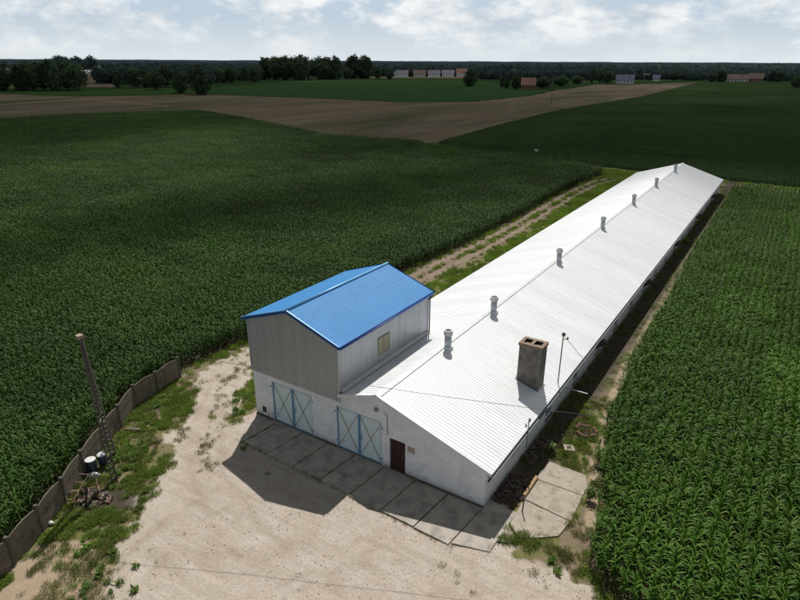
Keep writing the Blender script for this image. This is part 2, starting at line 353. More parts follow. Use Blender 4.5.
def yard_material():
    m, nt, b, out = newmat('yard_surface'); geo = N(nt, 'ShaderNodeNewGeometry'); P = geo.outputs['Position']
    def A(n): return N(nt, 'ShaderNodeAttribute', attribute_name=n).outputs['Fac']
    def sharp(src, sc, amt, lo, hi):
        k = N(nt, 'ShaderNodeMath', operation='MULTIPLY_ADD'); nt.links.new(noise_tex(nt, sc, 7, .75, P).outputs[0], k.inputs[0]); k.inputs[1].default_value = amt; nt.links.new(src, k.inputs[2])
        return ramp(nt, k.outputs[0], [(lo+amt/2, 0.), (hi+amt/2, 1.)]).outputs[0]
    # green turf base
    turf = ramp(nt, noise_tex(nt, 1.7, 8, .7, P, .3).outputs[0], [(.3, (.070, .095, .022)), (.5, (.125, .125, .045)), (.68, (.190, .155, .090))]).outputs[0]
    earth = ramp(nt, noise_tex(nt, 2.6, 8, .75, P).outputs[0], [(.3, (.125, .098, .064)), (.7, (.21, .165, .112))]).outputs[0]
    sand = ramp(nt, noise_tex(nt, 1.9, 8, .7, P).outputs[0], [(.3, (.34, .265, .19)), (.7, (.26, .20, .14))]).outputs[0]
    soil = ramp(nt, noise_tex(nt, 3, 6, .7, P).outputs[0], [(.3, (.060, .046, .030)), (.7, (.10, .078, .05))]).outputs[0]
    g1 = ramp(nt, noise_tex(nt, .5, 8, .68, P, .5).outputs[0], [(.28, (.330, .276, .224)), (.5, (.396, .340, .286)), (.72, (.440, .385, .332))]).outputs[0]
    vo = N(nt, 'ShaderNodeTexVoronoi'); vo.inputs['Scale'].default_value = 14; nt.links.new(P, vo.inputs[0])
    peb = ramp(nt, vo.outputs['Color'], [(0., .72), (1., 1.18)]).outputs[0]
    g1 = mix(nt, .65, g1, peb, 'MULTIPLY')
    # wheel marks: stretched noise along the turning direction
    mp = N(nt, 'ShaderNodeMapping'); mp.inputs['Rotation'].default_value = (0, 0, R(-38)); mp.inputs['Scale'].default_value = (.16, 1.5, 1); nt.links.new(P, mp.inputs[0])
    tm = ramp(nt, noise_tex(nt, 1.4, 6, .6, mp.outputs[0], .8).outputs[0], [(.45, .0), (.62, .35)]).outputs[0]
    g1 = mix(nt, tm, g1, (.25, .205, .155))
    fine = ramp(nt, noise_tex(nt, 5, 8, .8, P).outputs[0], [(.56, 0.), (.70, .8)]).outputs[0]
    g1 = mix(nt, fine, g1, (.21, .18, .125))
    sy = N(nt, 'ShaderNodeSeparateXYZ'); nt.links.new(P, sy.inputs[0]); my = N(nt, 'ShaderNodeMapRange'); nt.links.new(sy.outputs[1], my.inputs[0]); my.inputs['From Min'].default_value = 7; my.inputs['From Max'].default_value = 24
    g1 = mix(nt, my.outputs[0], g1, mix(nt, 1.0, g1, (.56, .51, .46), 'MULTIPLY'))
    g1 = mix(nt, A('tyre'), g1, (.215, .17, .125))
    c = mix(nt, sharp(A('earth'), 3.5, .5, .35, .65), turf, earth)
    c = mix(nt, sharp(A('sand'), 3, .5, .35, .6), c, sand)
    c = mix(nt, sharp(A('gravel'), 4, .55, .4, .6), c, g1)
    c = mix(nt, sharp(A('soil'), 4, .3, .3, .6), c, soil)
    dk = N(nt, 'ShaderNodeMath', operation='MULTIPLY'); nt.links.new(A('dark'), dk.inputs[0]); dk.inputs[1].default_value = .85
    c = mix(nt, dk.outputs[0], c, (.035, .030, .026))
    nt.links.new(c, b.inputs['Base Color']); b.inputs['Roughness'].default_value = .95; b.inputs['Specular IOR Level'].default_value = .15
    ad = N(nt, 'ShaderNodeMath', operation='ADD'); nt.links.new(noise_tex(nt, 3, 9, .75, P).outputs[0], ad.inputs[0]); nt.links.new(vo.outputs['Distance'], ad.inputs[1])
    bump(nt, b, ad.outputs[0], .35, .03)
    return m
M['yard'] = yard_material()
xs = np.concatenate([np.arange(-14, 30.01, .22)]); ys = np.concatenate([np.arange(-30, -18, .6), np.arange(-18, 14, .22), np.arange(14, 40, .35), np.arange(40, 112.01, .7)])
X, Y = np.meshgrid(xs, ys); x = X.ravel(); y = Y.ravel(); W = ground_weights(x, y)
z = fbm(x, y, .25, 4, 1.7)*.045 + fbm(x, y, 1.6, 3, 5.1)*.022*(.4+W['grass']) - .03
V = np.stack([x, y, z], 1); nx, ny = len(xs), len(ys)
ii = np.arange((ny-1)*(nx-1)); r_, c_ = ii//(nx-1), ii % (nx-1); a = r_*nx+c_
F = np.stack([a, a+1, a+nx+1, a+nx], 1); fc = (x[a]+.11, y[a]+.11)
ga = W['gravel'][a]; isg = (ga > .5) | (W['rut'][a] > .5)
reg = np.where(isg & (fc[1] < 8), 0, np.where(isg, 1, 2))
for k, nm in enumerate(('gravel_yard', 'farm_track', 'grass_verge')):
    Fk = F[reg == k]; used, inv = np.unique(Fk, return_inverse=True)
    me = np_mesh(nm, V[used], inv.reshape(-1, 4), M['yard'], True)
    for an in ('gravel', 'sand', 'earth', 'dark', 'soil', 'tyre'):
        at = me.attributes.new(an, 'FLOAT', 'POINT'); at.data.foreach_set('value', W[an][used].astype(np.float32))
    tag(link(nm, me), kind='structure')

# base ground to the horizon
m, nt, b, out = newmat('open_farmland'); P = N(nt, 'ShaderNodeNewGeometry').outputs['Position']
mp = N(nt, 'ShaderNodeMapping'); mp.inputs['Rotation'].default_value = (0, 0, R(24)); mp.inputs['Scale'].default_value = (.0042, .0016, 1); nt.links.new(P, mp.inputs[0])
vo = N(nt, 'ShaderNodeTexVoronoi'); vo.inputs['Scale'].default_value = 1; nt.links.new(mp.outputs[0], vo.inputs[0])
sv = N(nt, 'ShaderNodeSeparateColor'); nt.links.new(vo.outputs['Color'], sv.inputs[0])
fld = ramp(nt, sv.outputs[0], [(0., (.022, .042, .018)), (.4, (.030, .062, .022)), (.6, (.11, .09, .055)), (.8, (.045, .065, .028))]); fld.color_ramp.interpolation = 'CONSTANT'
ln = N(nt, 'ShaderNodeVectorMath', operation='LENGTH'); nt.links.new(P, ln.inputs[0])
nr = ramp(nt, ln.outputs[1], [(0., 0.), (1., 1.)]); 
dv = N(nt, 'ShaderNodeMath', operation='DIVIDE'); nt.links.new(ln.outputs[1], dv.inputs[0]); dv.inputs[1].default_value = 260; nt.links.new(dv.outputs[0], nr.inputs[0])
soil = ramp(nt, noise_tex(nt, 1.5, 6, .7, P).outputs[0], [(.3, (.045, .038, .024)), (.7, (.075, .06, .04))]).outputs[0]
c = mix(nt, nr.outputs[0], soil, fld.outputs[0])
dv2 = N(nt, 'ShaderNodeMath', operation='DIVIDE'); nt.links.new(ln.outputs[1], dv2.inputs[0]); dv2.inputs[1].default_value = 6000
hz2 = ramp(nt, dv2.outputs[0], [(.2, 0.), (1., .8)]).outputs[0]  # distance haze painted into the ground colour
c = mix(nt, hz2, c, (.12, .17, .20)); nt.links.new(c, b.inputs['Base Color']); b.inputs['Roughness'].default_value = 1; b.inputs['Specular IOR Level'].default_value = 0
g = MB(); g.face([(-14000,-6000,-.16),(14000,-6000,-.16),(14000,16000,-.16),(-14000,16000,-.16)]); tag(g.build('ground', m), kind='structure')

def roughen(poly, amp, step=9.):
    out = []
    for (ax, ay), (bx, by) in zip(poly, poly[1:]+poly[:1]):
        L_ = math.hypot(bx-ax, by-ay); k_ = max(1, min(60, int(L_/step)))
        for i in range(k_):
            t_ = i/k_; x_, y_ = ax+(bx-ax)*t_, ay+(by-ay)*t_; n_ = mn.noise(Vector((x_*.05, y_*.05, 3.3)))*amp*(0 if i == 0 else 1)
            out.append((x_-(by-ay)/L_*n_, y_+(bx-ax)/L_*n_))
    return out
def field(name, poly, z, c1, c2, c3, sc=.02, rough=1, bmp=.6, bdist=.3, rows=None, streak=(1,1,1), srot=0):
    m, nt, b, out = newmat(name+'_surface'); P = N(nt, 'ShaderNodeNewGeometry').outputs['Position']
    mp = N(nt, 'ShaderNodeMapping'); mp.inputs['Rotation'].default_value = (0, 0, R(srot)); mp.inputs['Scale'].default_value = streak; nt.links.new(P, mp.inputs[0])
    c = ramp(nt, noise_tex(nt, sc, 9, .68, mp.outputs[0], .6).outputs[0], [(.32, c1), (.5, c2), (.68, c3)]).outputs[0]
    f = ramp(nt, noise_tex(nt, .9, 6, .8, P).outputs[0], [(.3, .55), (.7, 1.35)]).outputs[0]
    c = mix(nt, .8, c, f, 'MULTIPLY')
    if rows:
        wv = N(nt, 'ShaderNodeTexWave', bands_direction='X'); mr = N(nt, 'ShaderNodeMapping'); mr.inputs['Rotation'].default_value = (0, 0, R(rows[1])); nt.links.new(P, mr.inputs[0]); nt.links.new(mr.outputs[0], wv.inputs[0])
        wv.inputs['Scale'].default_value = rows[0]; wv.inputs['Distortion'].default_value = 1.5; wv.inputs['Detail'].default_value = 3
        c = mix(nt, rows[2], c, ramp(nt, wv.outputs[0], [(.2, .6), (.8, 1.2)]).outputs[0], 'MULTIPLY')
    nt.links.new(c, b.inputs['Base Color']); b.inputs['Roughness'].default_value = rough; b.inputs['Specular IOR Level'].default_value = 0
    bump(nt, b, noise_tex(nt, 1.3, 6, .8, P).outputs[0], bmp, bdist)
    g = MB(); g.face([(px, py, z) for px, py in roughen(poly, 3.5)]); o = g.build(name, m); tag(o, kind='structure'); return o

STUB = [gp(*p) for p in [(0,121.5),(90,117),(170,115),(200,113),(250,122),(330,139),(380,143),(428,146.5),(440,142),(500,125),(560,110),(640,97),(700,82),(625,84.6),(595,84.5),(550,91.5),(529,96),(475,102),(400,102),(250,96),(150,95.5),(75,96.5),(0,93.5)]] + [(-700,300),(-420,20)]
field('stubble_field', STUB, -.05, (.168, .137, .098), (.126, .103, .075), (.066, .073, .042), .035, streak=(1,.28,1), srot=60, rows=(.10, 62, .35))
MEAD = [gp(*p) for p in [(200,93.8),(250,95.6),(400,101.5),(475,101.5),(529,95.5),(548,91),(520,88),(480,81),(400,78.5),(330,79),(240,86),(200,88)]]
field('green_meadow', MEAD, .0, (.026, .056, .021), (.032, .067, .025), (.028, .053, .022), .02, rows=(.06, 30, .25))
STRIP = [gp(*p) for p in [(0,93.2),(75,96.2),(150,95.2),(205,93.4),(205,88.2),(130,88),(60,89.2),(0,90.6)]] + [(-700,270)]
field('grass_strip', STRIP, .02, (.040,.080,.022), (.032,.066,.020), (.042,.066,.026), .02)
BRN = [gp(*p) for p in [(72,87.5),(118,87.5),(112,75),(80,75)]]
field('ploughed_field', BRN, .03, (.13,.10,.075), (.11,.085,.065), (.10,.085,.06), .02)
TRACK2 = [gp(0,105), gp(0,104), gp(90,98.6), gp(170,105.5), gp(168,107), gp(90,99.8)]

field('field_path', TRACK2, -.03, (.21,.165,.115), (.18,.14,.10), (.12,.11,.06), .2)
mline = [gp(*p) for p in [(250,122),(330,139),(380,143),(428,146.5),(440,142),(500,125),(560,110),(640,97),(700,82)]]; mb_ = MB()
for i in range(len(mline)-1):
    (ax, ay), (bx, by) = mline[i], mline[i+1]; L_ = math.hypot(bx-ax, by-ay); nx_, ny_ = -(by-ay)/L_, (bx-ax)/L_; K = max(2, int(L_/6))
    for k_ in range(K):
        p0 = [ax+(bx-ax)*k_/K, ay+(by-ay)*k_/K]; p1 = [ax+(bx-ax)*(k_+1)/K, ay+(by-ay)*(k_+1)/K]
        w0 = 1.5+.9*mn.noise(Vector((p0[0]*.09, p0[1]*.09, 8))); w1 = 1.5+.9*mn.noise(Vector((p1[0]*.09, p1[1]*.09, 8)))
        mb_.face([(p0[0]-nx_*1.5, p0[1]-ny_*1.5, -.02), (p1[0]-nx_*1.5, p1[1]-ny_*1.5, -.02), (p1[0]+nx_*w1, p1[1]+ny_*w1, -.02+.001*(i % 2)), (p0[0]+nx_*w0, p0[1]+ny_*w0, -.02+.001*(i % 2))])
tag(mb_.build('field_margin', mat('weedy_margin', (.06,.085,.03), (.10,.095,.05), .4, 1, 0, 0, spec=0)), kind='structure')
# the wide even green crop behind the hall: a relief mesh so its near edge stands up
CROP = [(-52,119.5),(-9,111),(10,108.5),(30,107.5),(62,106.5),(160,104)] + [(560,560)] + [gp(*p) for p in [(800,83),(760,81.5),(700,82.3),(640,97.4),(560,110.4),(500,125.4),(440,142.6)]]
m, nt, b, out = newmat('even_green_crop'); P = N(nt, 'ShaderNodeNewGeometry').outputs['Position']
c = ramp(nt, noise_tex(nt, .018, 8, .65, P, .8).outputs[0], [(.3, (.022, .040, .016)), (.5, (.031, .053, .021)), (.7, (.043, .066, .027))]).outputs[0]
f = ramp(nt, noise_tex(nt, 1.1, 7, .85, P).outputs[0], [(.32, .35), (.68, 1.6)]).outputs[0]; c = mix(nt, .85, c, f, 'MULTIPLY')
wv = N(nt, 'ShaderNodeTexWave', bands_direction='X'); nt.links.new(P, wv.inputs[0]); wv.inputs['Scale'].default_value = .42; wv.inputs['Distortion'].default_value = 2; wv.inputs['Detail'].default_value = 3
c = mix(nt, .3, c, ramp(nt, wv.outputs[0], [(.2, .6), (.8, 1.2)]).outputs[0], 'MULTIPLY')
nt.links.new(c, b.inputs['Base Color']); b.inputs['Roughness'].default_value = 1; b.inputs['Specular IOR Level'].default_value = 0
bump(nt, b, noise_tex(nt, 1.6, 8, .85, P).outputs[0], 1, .5)
gx = []; gy = []
yy = 103.
rowsy = []
while yy < 900: rowsy.append(yy); yy += .45 + (yy-103)*.012
gxs = np.linspace(-135, 420, 500); GX, GY = np.meshgrid(gxs, np.array(rowsy)); px = GX.ravel(); py = GY.ravel()
sd_ = sdist(px, py, CROP); hz_ = smooth(-.2, .5, sd_)*.75 + np.where(sd_ > 0, rng.uniform(-.12, .12, len(px)), 0) - .12
nx, ny = len(gxs), len(rowsy); ii = np.arange((ny-1)*(nx-1)); a = (ii//(nx-1))*nx + ii % (nx-1)
F = np.stack([a, a+1, a+nx+1, a+nx], 1); keep = (sd_[F] > -.6).any(1) & (sd_[F].max(1) > -.2); F = F[keep]; used, inv = np.unique(F, return_inverse=True)
tag(link('green_crop', np_mesh('green_crop', np.stack([px, py, hz_], 1)[used], inv.reshape(-1, 4), m, True)), 'even dark green crop filling the wide field behind the hall', 'crop', kind='stuff')

# ------------------------------------------------------------ geometry-nodes scatter
def leaf_batch(rs, base, yaw, length, width, rise, droop, seg=4):
    """many arching leaves: arrays of shape (n,)"""
    n = len(yaw); t = np.linspace(0, 1, seg+1)[None, :]
    ang = rise[:, None] - droop[:, None]*t**1.3
    ds = (length/seg)[:, None]
    cx = np.concatenate([np.zeros((n, 1)), np.cumsum(np.cos(ang[:, :-1])*ds, 1)], 1); cz = np.concatenate([np.zeros((n, 1)), np.cumsum(np.sin(ang[:, :-1])*ds, 1)], 1)
    wd = width[:, None]*np.array([.55, 1, .92, .6, .03] if seg == 4 else ([.7, 1, .05] if seg == 2 else np.linspace(1, .05, seg+1)))[None, :]*.5
    c, s = np.cos(yaw)[:, None], np.sin(yaw)[:, None]
    mx = base[:, 0:1]+cx*c; my = base[:, 1:2]+cx*s; mz = base[:, 2:3]+cz
    fold = wd*.35
    Lf = np.stack([mx-s*wd, my+c*wd, mz+fold], -1); Rt = np.stack([mx+s*wd, my-c*wd, mz+fold], -1); Md = np.stack([mx, my, mz], -1)
    V = np.stack([Lf, Md, Rt], 2).reshape(n*(seg+1)*3, 3)
    q = []
    for k in range(seg):
        for h in range(2): q.append([k*3+h, k*3+h+1, (k+1)*3+h+1, (k+1)*3+h])
    q = np.array(q)[None] + (np.arange(n)*(seg+1)*3)[:, None, None]
    return V, q.reshape(-1, 4), np.repeat(rs.uniform(0, 1, n), (seg+1)*3)
def corn_mesh(name, pts, rs, nl=9, hmul=1.):
    P = np.asarray(pts, float); n = len(P); h = rs.uniform(1.35, 1.9, n)*hmul
    Vs, Fs, As = [], [], []; off = 0; plane = rs.uniform(0, np.pi, n)
    for k in range(nl):
        f = .18+.80*k/(nl-1); yaw = plane + (k % 2)*np.pi + rs.normal(0, .45, n)
        base = np.stack([P[:, 0], P[:, 1], h*f*.9], 1)
        ln_ = rs.uniform(.46, .78, n)*(1-.35*abs(f-.55)*2*.8); rise = rs.uniform(.75, 1.25, n); dr = rs.uniform(.9, 2.4, n)*(.8 if k > nl-3 else 1)
        v, q, a_ = leaf_batch(rs, base, yaw, ln_, rs.uniform(.055, .085, n), rise, dr)
        if k >= nl-3: a_ = .55+a_*.40
        Vs.append(v); Fs.append(q+off); As.append(a_); off += len(v)
    # stalks
    for i in range(3):
        a0 = i*2.094; a1 = (i+1)*2.094; r = .016
        b0 = np.stack([P[:, 0]+math.cos(a0)*r, P[:, 1]+math.sin(a0)*r, np.zeros(n)], 1); b1 = np.stack([P[:, 0]+math.cos(a1)*r, P[:, 1]+math.sin(a1)*r, np.zeros(n)], 1)
        t0 = b0.copy(); t0[:, 2] = h*.95; t1 = b1.copy(); t1[:, 2] = h*.95
        v = np.stack([b0, b1, t1, t0], 1).reshape(-1, 3); Vs.append(v); Fs.append(np.arange(n*4).reshape(-1, 4)+off); As.append(np.full(n*4, .6)); off += len(v)
    me = np_mesh(name, np.concatenate(Vs), np.concatenate(Fs), M['corn'], True)
    at = me.attributes.new('v', 'FLOAT', 'POINT'); at.data.foreach_set('value', np.concatenate(As).astype(np.float32)); return me
def proto_collection(name, meshes):
    c = bpy.data.collections.new(name)
    for i, me in enumerate(meshes):
        o = bpy.data.objects.new('%s' % me.name, me); c.objects.link(o)
    return c
def scatter(name, pts, rot, scl, coll, label, cat, z=None):
    """one object carrying points; geometry nodes put one variant on each point"""
    pts = np.asarray(pts, np.float32)
    me = bpy.data.meshes.new(name); me.vertices.add(len(pts)); me.vertices.foreach_set('co', pts.ravel())
    a1 = me.attributes.new('rot', 'FLOAT', 'POINT'); a1.data.foreach_set('value', np.asarray(rot, np.float32))
    a2 = me.attributes.new('scl', 'FLOAT', 'POINT'); a2.data.foreach_set('value', np.asarray(scl, np.float32)); me.update()
    o = link(name, me); tag(o, label, cat, kind='stuff')
    ng = bpy.data.node_groups.new(name+'_scatter', 'GeometryNodeTree')
    ng.interface.new_socket('Geometry', in_out='INPUT', socket_type='NodeSocketGeometry'); ng.interface.new_socket('Geometry', in_out='OUTPUT', socket_type='NodeSocketGeometry')
    gi = ng.nodes.new('NodeGroupInput'); go = ng.nodes.new('NodeGroupOutput'); ip = ng.nodes.new('GeometryNodeInstanceOnPoints')
    m2p = ng.nodes.new('GeometryNodeMeshToPoints'); ci = ng.nodes.new('GeometryNodeCollectionInfo'); ci.inputs['Collection'].default_value = coll; ci.inputs['Separate Children'].default_value = True; ci.inputs['Reset Children'].default_value = True
    ng.links.new(gi.outputs[0], m2p.inputs[0]); ng.links.new(m2p.outputs[0], ip.inputs['Points']); ng.links.new(ci.outputs[0], ip.inputs['Instance']); ip.inputs['Pick Instance'].default_value = True
    rv = ng.nodes.new('FunctionNodeRandomValue'); rv.data_type = 'INT'; rv.inputs['Max'].default_value = 997; rv.inputs['Seed'].default_value = 3
    for s_ in rv.inputs:
        if s_.name == 'Max' and s_.type == 'INT': s_.default_value = 997
        if s_.name == 'Min' and s_.type == 'INT': s_.default_value = 0
    io = [s_ for s_ in rv.outputs if s_.type == 'INT'][0]; ng.links.new(io, ip.inputs['Instance Index'])
    nr = ng.nodes.new('GeometryNodeInputNamedAttribute'); nr.data_type = 'FLOAT'; nr.inputs['Name'].default_value = 'rot'
    ns = ng.nodes.new('GeometryNodeInputNamedAttribute'); ns.data_type = 'FLOAT'; ns.inputs['Name'].default_value = 'scl'
    cx = ng.nodes.new('ShaderNodeCombineXYZ'); ng.links.new(nr.outputs[0], cx.inputs[2]); ng.links.new(cx.outputs[0], ip.inputs['Rotation'])
    ng.links.new(ns.outputs[0], ip.inputs['Scale']); ng.links.new(ip.outputs[0], go.inputs[0])
    md = o.modifiers.new('scatter', 'NODES'); md.node_group = ng; return o

CELL = 4.48; ROW = .56; STEP = .14; NR = 8
patches = []
for k in range(6):
    rs = np.random.default_rng(40+k); P = []
    for r in range(NR):
        for j in range(int(CELL/STEP)):
            if rs.random() < .05: continue
            P.append(((r+.5)*ROW-CELL/2+rs.normal(0, .055), (j+.5)*STEP-CELL/2+rs.normal(0, .04)))
    patches.append(corn_mesh('corn_patch', P, rs))
singles = [corn_mesh('corn_plant', [(0, 0)], np.random.default_rng(90+k), 10) for k in range(10)]
PC = proto_collection('corn patches', patches); SCOL = proto_collection('corn plants', singles)
def plant_field(poly, label_a, label_b):
    xs_ = [p[0] for p in poly]; ys_ = [p[1] for p in poly]; cells = []; solo = []
    gx = np.arange(math.floor(min(xs_)/CELL), math.ceil(max(xs_)/CELL)+1); gy = np.arange(math.floor(min(ys_)/CELL), math.ceil(max(ys_)/CELL)+1)
    GX, GY = np.meshgrid(gx, gy); cx = (GX.ravel()+.5)*CELL; cy = (GY.ravel()+.5)*CELL
    dd = sdist(cx, cy, poly); full = dd > CELL*.72
    near = np.hypot(cx-CP[0], cy-CP[1]) < 26
    cells = [(x_, y_) for x_, y_, f_ in zip(cx, cy, full) if f_]
    for x_, y_, f_, d_ in zip(cx, cy, full, dd):
        if not f_ and d_ > -CELL*.75:
            for r in range(NR):
                for j in range(int(CELL/STEP)):
                    solo.append((x_+(r+.5)*ROW-CELL/2+random.gauss(0, .05), y_+(j+.5)*STEP-CELL/2+random.gauss(0, .04)))
    S = np.array(solo); e = sdist(S[:, 0], S[:, 1], poly) + rng.normal(0, .12, len(S)); S = S[e > 0]
    S = S[rng.random(len(S)) > .06]
    # thin out singles that lie far away
    dist = np.hypot(S[:, 0]-CP[0], S[:, 1]-CP[1]); S = S[(dist < 120) | (rng.random(len(S)) < .6)]
    C_ = np.array(cells); C3 = np.c_[C_, np.full(len(C_), -.04)]
    scatter('corn_field', C3, rng.integers(0, 2, len(C3))*math.pi, rng.uniform(.95, 1.08, len(C3)), PC, label_a, 'corn')
    S3 = np.c_[S, np.full(len(S), -.03)]
    scatter('corn_edge', S3, rng.uniform(0, 6.28, len(S3)), rng.uniform(.8, 1.08, len(S3))*(1-.18*(rng.random(len(S3)) < .2)), SCOL, label_b, 'corn')
plant_field(L_CORN, 'dense green corn filling the big field left of the white hall', 'ragged outer corn plants edging the left field beside fence and track')
plant_field(R_CORN, 'green corn in long rows right of the white hall', 'outer corn plants edging the right field beside the hall')

def tuft_mesh(name, rs, nb, hmin, hmax, wd, spread, material, dro=(0.4, 1.6), seg=2):
    n = nb; r = rs.random(n)**.5*spread; a = rs.uniform(0, 6.28, n)
    base = np.stack([r*np.cos(a), r*np.sin(a), np.zeros(n)-.01], 1)
    v, q, at_ = leaf_batch(rs, base, rs.uniform(0, 6.28, n), rs.uniform(hmin, hmax, n), rs.uniform(wd*.7, wd*1.3, n), rs.uniform(.9, 1.5, n), rs.uniform(*dro, n), seg)
    me = np_mesh(name, v, q, material, True); at = me.attributes.new('v', 'FLOAT', 'POINT'); at.data.foreach_set('value', at_.astype(np.float32)); return me
GR = proto_collection('grass tufts', [tuft_mesh('grass_tuft', np.random.default_rng(10+k), 60, .10, .30, .022, .26, M['grass']) for k in range(5)])
DG = proto_collection('dry tufts', [tuft_mesh('dry_tuft', np.random.default_rng(20+k), 44, .06, .22, .018, .22, M['dry_grass']) for k in range(4)])
WD = proto_collection('weeds', [tuft_mesh('weed_plant', np.random.default_rng(30+k), 44, .10, .30, .055, .16, M['weed'], (.6, 2.0), 4) for k in range(5)])
Fp = np.array(FENCE)
def grass_points(n, x0, x1, y0, y1):
    x = rng.uniform(x0, x1, n); y = rng.uniform(y0, y1, n); return x, y
gx_, gy_ = [], []
for n, bx in ((42000, (-9, 6, -18, 9)), (26000, (-8, 3, 8, 104)), (16000, (15.9, 23, -6, 14)), (13000, (16, 20, 14, 101)), (9000, (-8, 60, 98, 108))):
    a_, b_ = grass_points(n, *bx); gx_.append(a_); gy_.append(b_)
gx_ = np.concatenate(gx_); gy_ = np.concatenate(gy_); Wt = ground_weights(gx_, gy_)
bld = ((gx_ > -.05) & (gx_ < 16.1) & (gy_ > -3.2) & (gy_ < 9.8)) | ((gx_ > 2.1) & (gx_ < 16.05) & (gy_ > 0) & (gy_ < 94.2))
slab = inside(gx_, gy_, [(15.9,-3.4),(17.6,-3.4),(17.6,-.2),(19.8,.0),(20.1,5.5),(17.3,5.6),(15.9,3.8)])
clump = fbm(gx_, gy_, .7, 4, 12.3)
edgefac = np.where(gx_ > 15, .28, np.where(gy_ > 9, 1., .55))
bare = np.clip(Wt['earth']*.8+Wt['sand']*.75+Wt['dark']*.75, 0, 1)
clump2 = fbm(gx_, gy_, 2.0, 3, 44.)
p = Wt['grass']*(1-Wt['gravel'])*(1-bare)*smooth(-.45, .15, clump)*smooth(-.25, .2, clump2+np.where(gy_ > 9, .2, 0))*edgefac*1.3
k = (~bld) & (~slab) & (rng.random(len(p)) < p)
gx1, gy1 = gx_[k], gy_[k]; dist = np.hypot(gx1-CP[0], gy1-CP[1])
tag_g = scatter('grass', np.c_[gx1, gy1, np.full(len(gx1), -.02)], rng.uniform(0, 6.28, len(gx1)), rng.uniform(.5, 1.1, len(gx1))*(1+np.clip(dist-40, 0, 60)/90), GR, 'short green grass growing along the fence, the track and the hall', 'grass')
p2 = np.clip((1-Wt['gravel']*.99), 0, 1)*smooth(-.3, .4, fbm(gx_, gy_, .9, 4, 31.))*.3*(1-Wt['dark']*.5)
k2 = (~bld) & (~slab) & (rng.random(len(p)) < p2)
jx, jy = [], []
for e_ in [1.85, 3.9, 5.9, 7.9, 9.95, 12.0, 14.0, 15.95]:
    for _ in range(16): t_ = random.random(); jx.append(e_-.28*t_+random.gauss(0, .03)); jy.append(-.1-2.7*t_)
for _ in range(90): t_ = random.random(); jx.append(1+15*t_); jy.append(-2.75-.4*t_+random.gauss(0, .07))
for (ax, ay), (bx, by) in (((17.45, 3.59), (19.9, 3.69)), ((17.5, 1.72), (20, 1.47)), ((17.5, -.35), (18.3, -1.0)), ((18.3, -1.1), (20.05, 1.4))):
    for _ in range(14): t_ = random.random(); jx.append(ax+(bx-ax)*t_+random.gauss(0, .04)); jy.append(ay+(by-ay)*t_+random.gauss(0, .04))
nd = k2.sum()+len(jx)
scatter('dry_grass', np.c_[np.r_[gx_[k2], jx], np.r_[gy_[k2], jy], np.full(nd, -.01)], rng.uniform(0, 6.28, nd), np.r_[rng.uniform(.4, 1.1, k2.sum()), rng.uniform(.2, .6, len(jx))], DG, 'dry yellowish grass tufts on the bare verges', 'grass')
wx, wy = [], []
def blob(u, v, r, n):
    cx_, cy_ = gp(u, v)
    for _ in range(int(n*.42)): a_ = random.uniform(0, 6.28); q_ = 1.5*r*random.random()**.6; wx.append(cx_+math.cos(a_)*q_); wy.append(cy_+math.sin(a_)*q_)
for u, v, r, n in [(112,468,.8,40),(125,455,.9,40),(140,440,.8,26),(135,420,.7,20),(150,405,.7,20),(160,392,.6,16),(120,478,.6,26),(100,540,.6,14),(110,575,.9,26),(88,560,.5,10),(130,500,.7,16),(60,512,.5,14),(110,600,.8,16),(92,515,.6,12),
                   (243,398,.5,16),(240,412,.4,12),(583,455,.3,4),(597,455,.4,7),(598,480,.4,4),(592,545,.7,9),(560,560,.7,5),(604,580,.7,9),(540,552,.5,4),(245,452,.3,3)]: blob(u, v, r, n)
wx = np.array(wx); wy = np.array(wy)
yy = rng.uniform(10, 95, 1500); xx = 2.0-rng.random(1500)**1.2*3.4; kk = rng.random(1500) < .6*smooth(-.3, .3, fbm(xx, yy, .5, 3, 7)); wx = np.r_[wx, xx[kk]]; wy = np.r_[wy, yy[kk]]
kb = ~(((wx > 2.0) & (wx < 16.1) & (wy > 0)) | ((wx > 0) & (wx < 7) & (wy > -.1) & (wy < 9.7))); wx, wy = wx[kb], wy[kb]
scatter('weeds', np.c_[wx, wy, np.full(len(wx), -.02)], rng.uniform(0, 6.28, len(wx)), rng.uniform(.6, 1.25, len(wx)), WD, 'broad-leaved green weeds scattered over the verges', 'weeds')
# loose stones
sm = []
for k in range(4):
    mb = MB(); bpy_v = []
    import bmesh
    bm = bmesh.new(); bmesh.ops.create_icosphere(bm, subdivisions=1, radius=.5)
    for v_ in bm.verts: v_.co *= random.uniform(.7, 1.15); v_.co.z *= .6
    me = bpy.data.meshes.new('stone'); bm.to_mesh(me); bm.free(); me.materials.append(M['concrete_pale']); sm.append(me)
STN = proto_collection('stones', sm)
sx_, sy_ = grass_points(9000, -8, 24, -18, 8); Ws = ground_weights(sx_, sy_); k = (rng.random(9000) < Ws['gravel']*.5+.03) & ~((sx_ > 0) & (sx_ < 16.2) & (sy_ > -3.1))
scatter('loose_stones', np.c_[sx_[k], sy_[k], np.full(k.sum(), -.02)], rng.uniform(0, 6.28, k.sum()), rng.uniform(.015, .06, k.sum())**1.0*1.3, STN, 'small pale stones strewn over the gravel yard', 'stones')

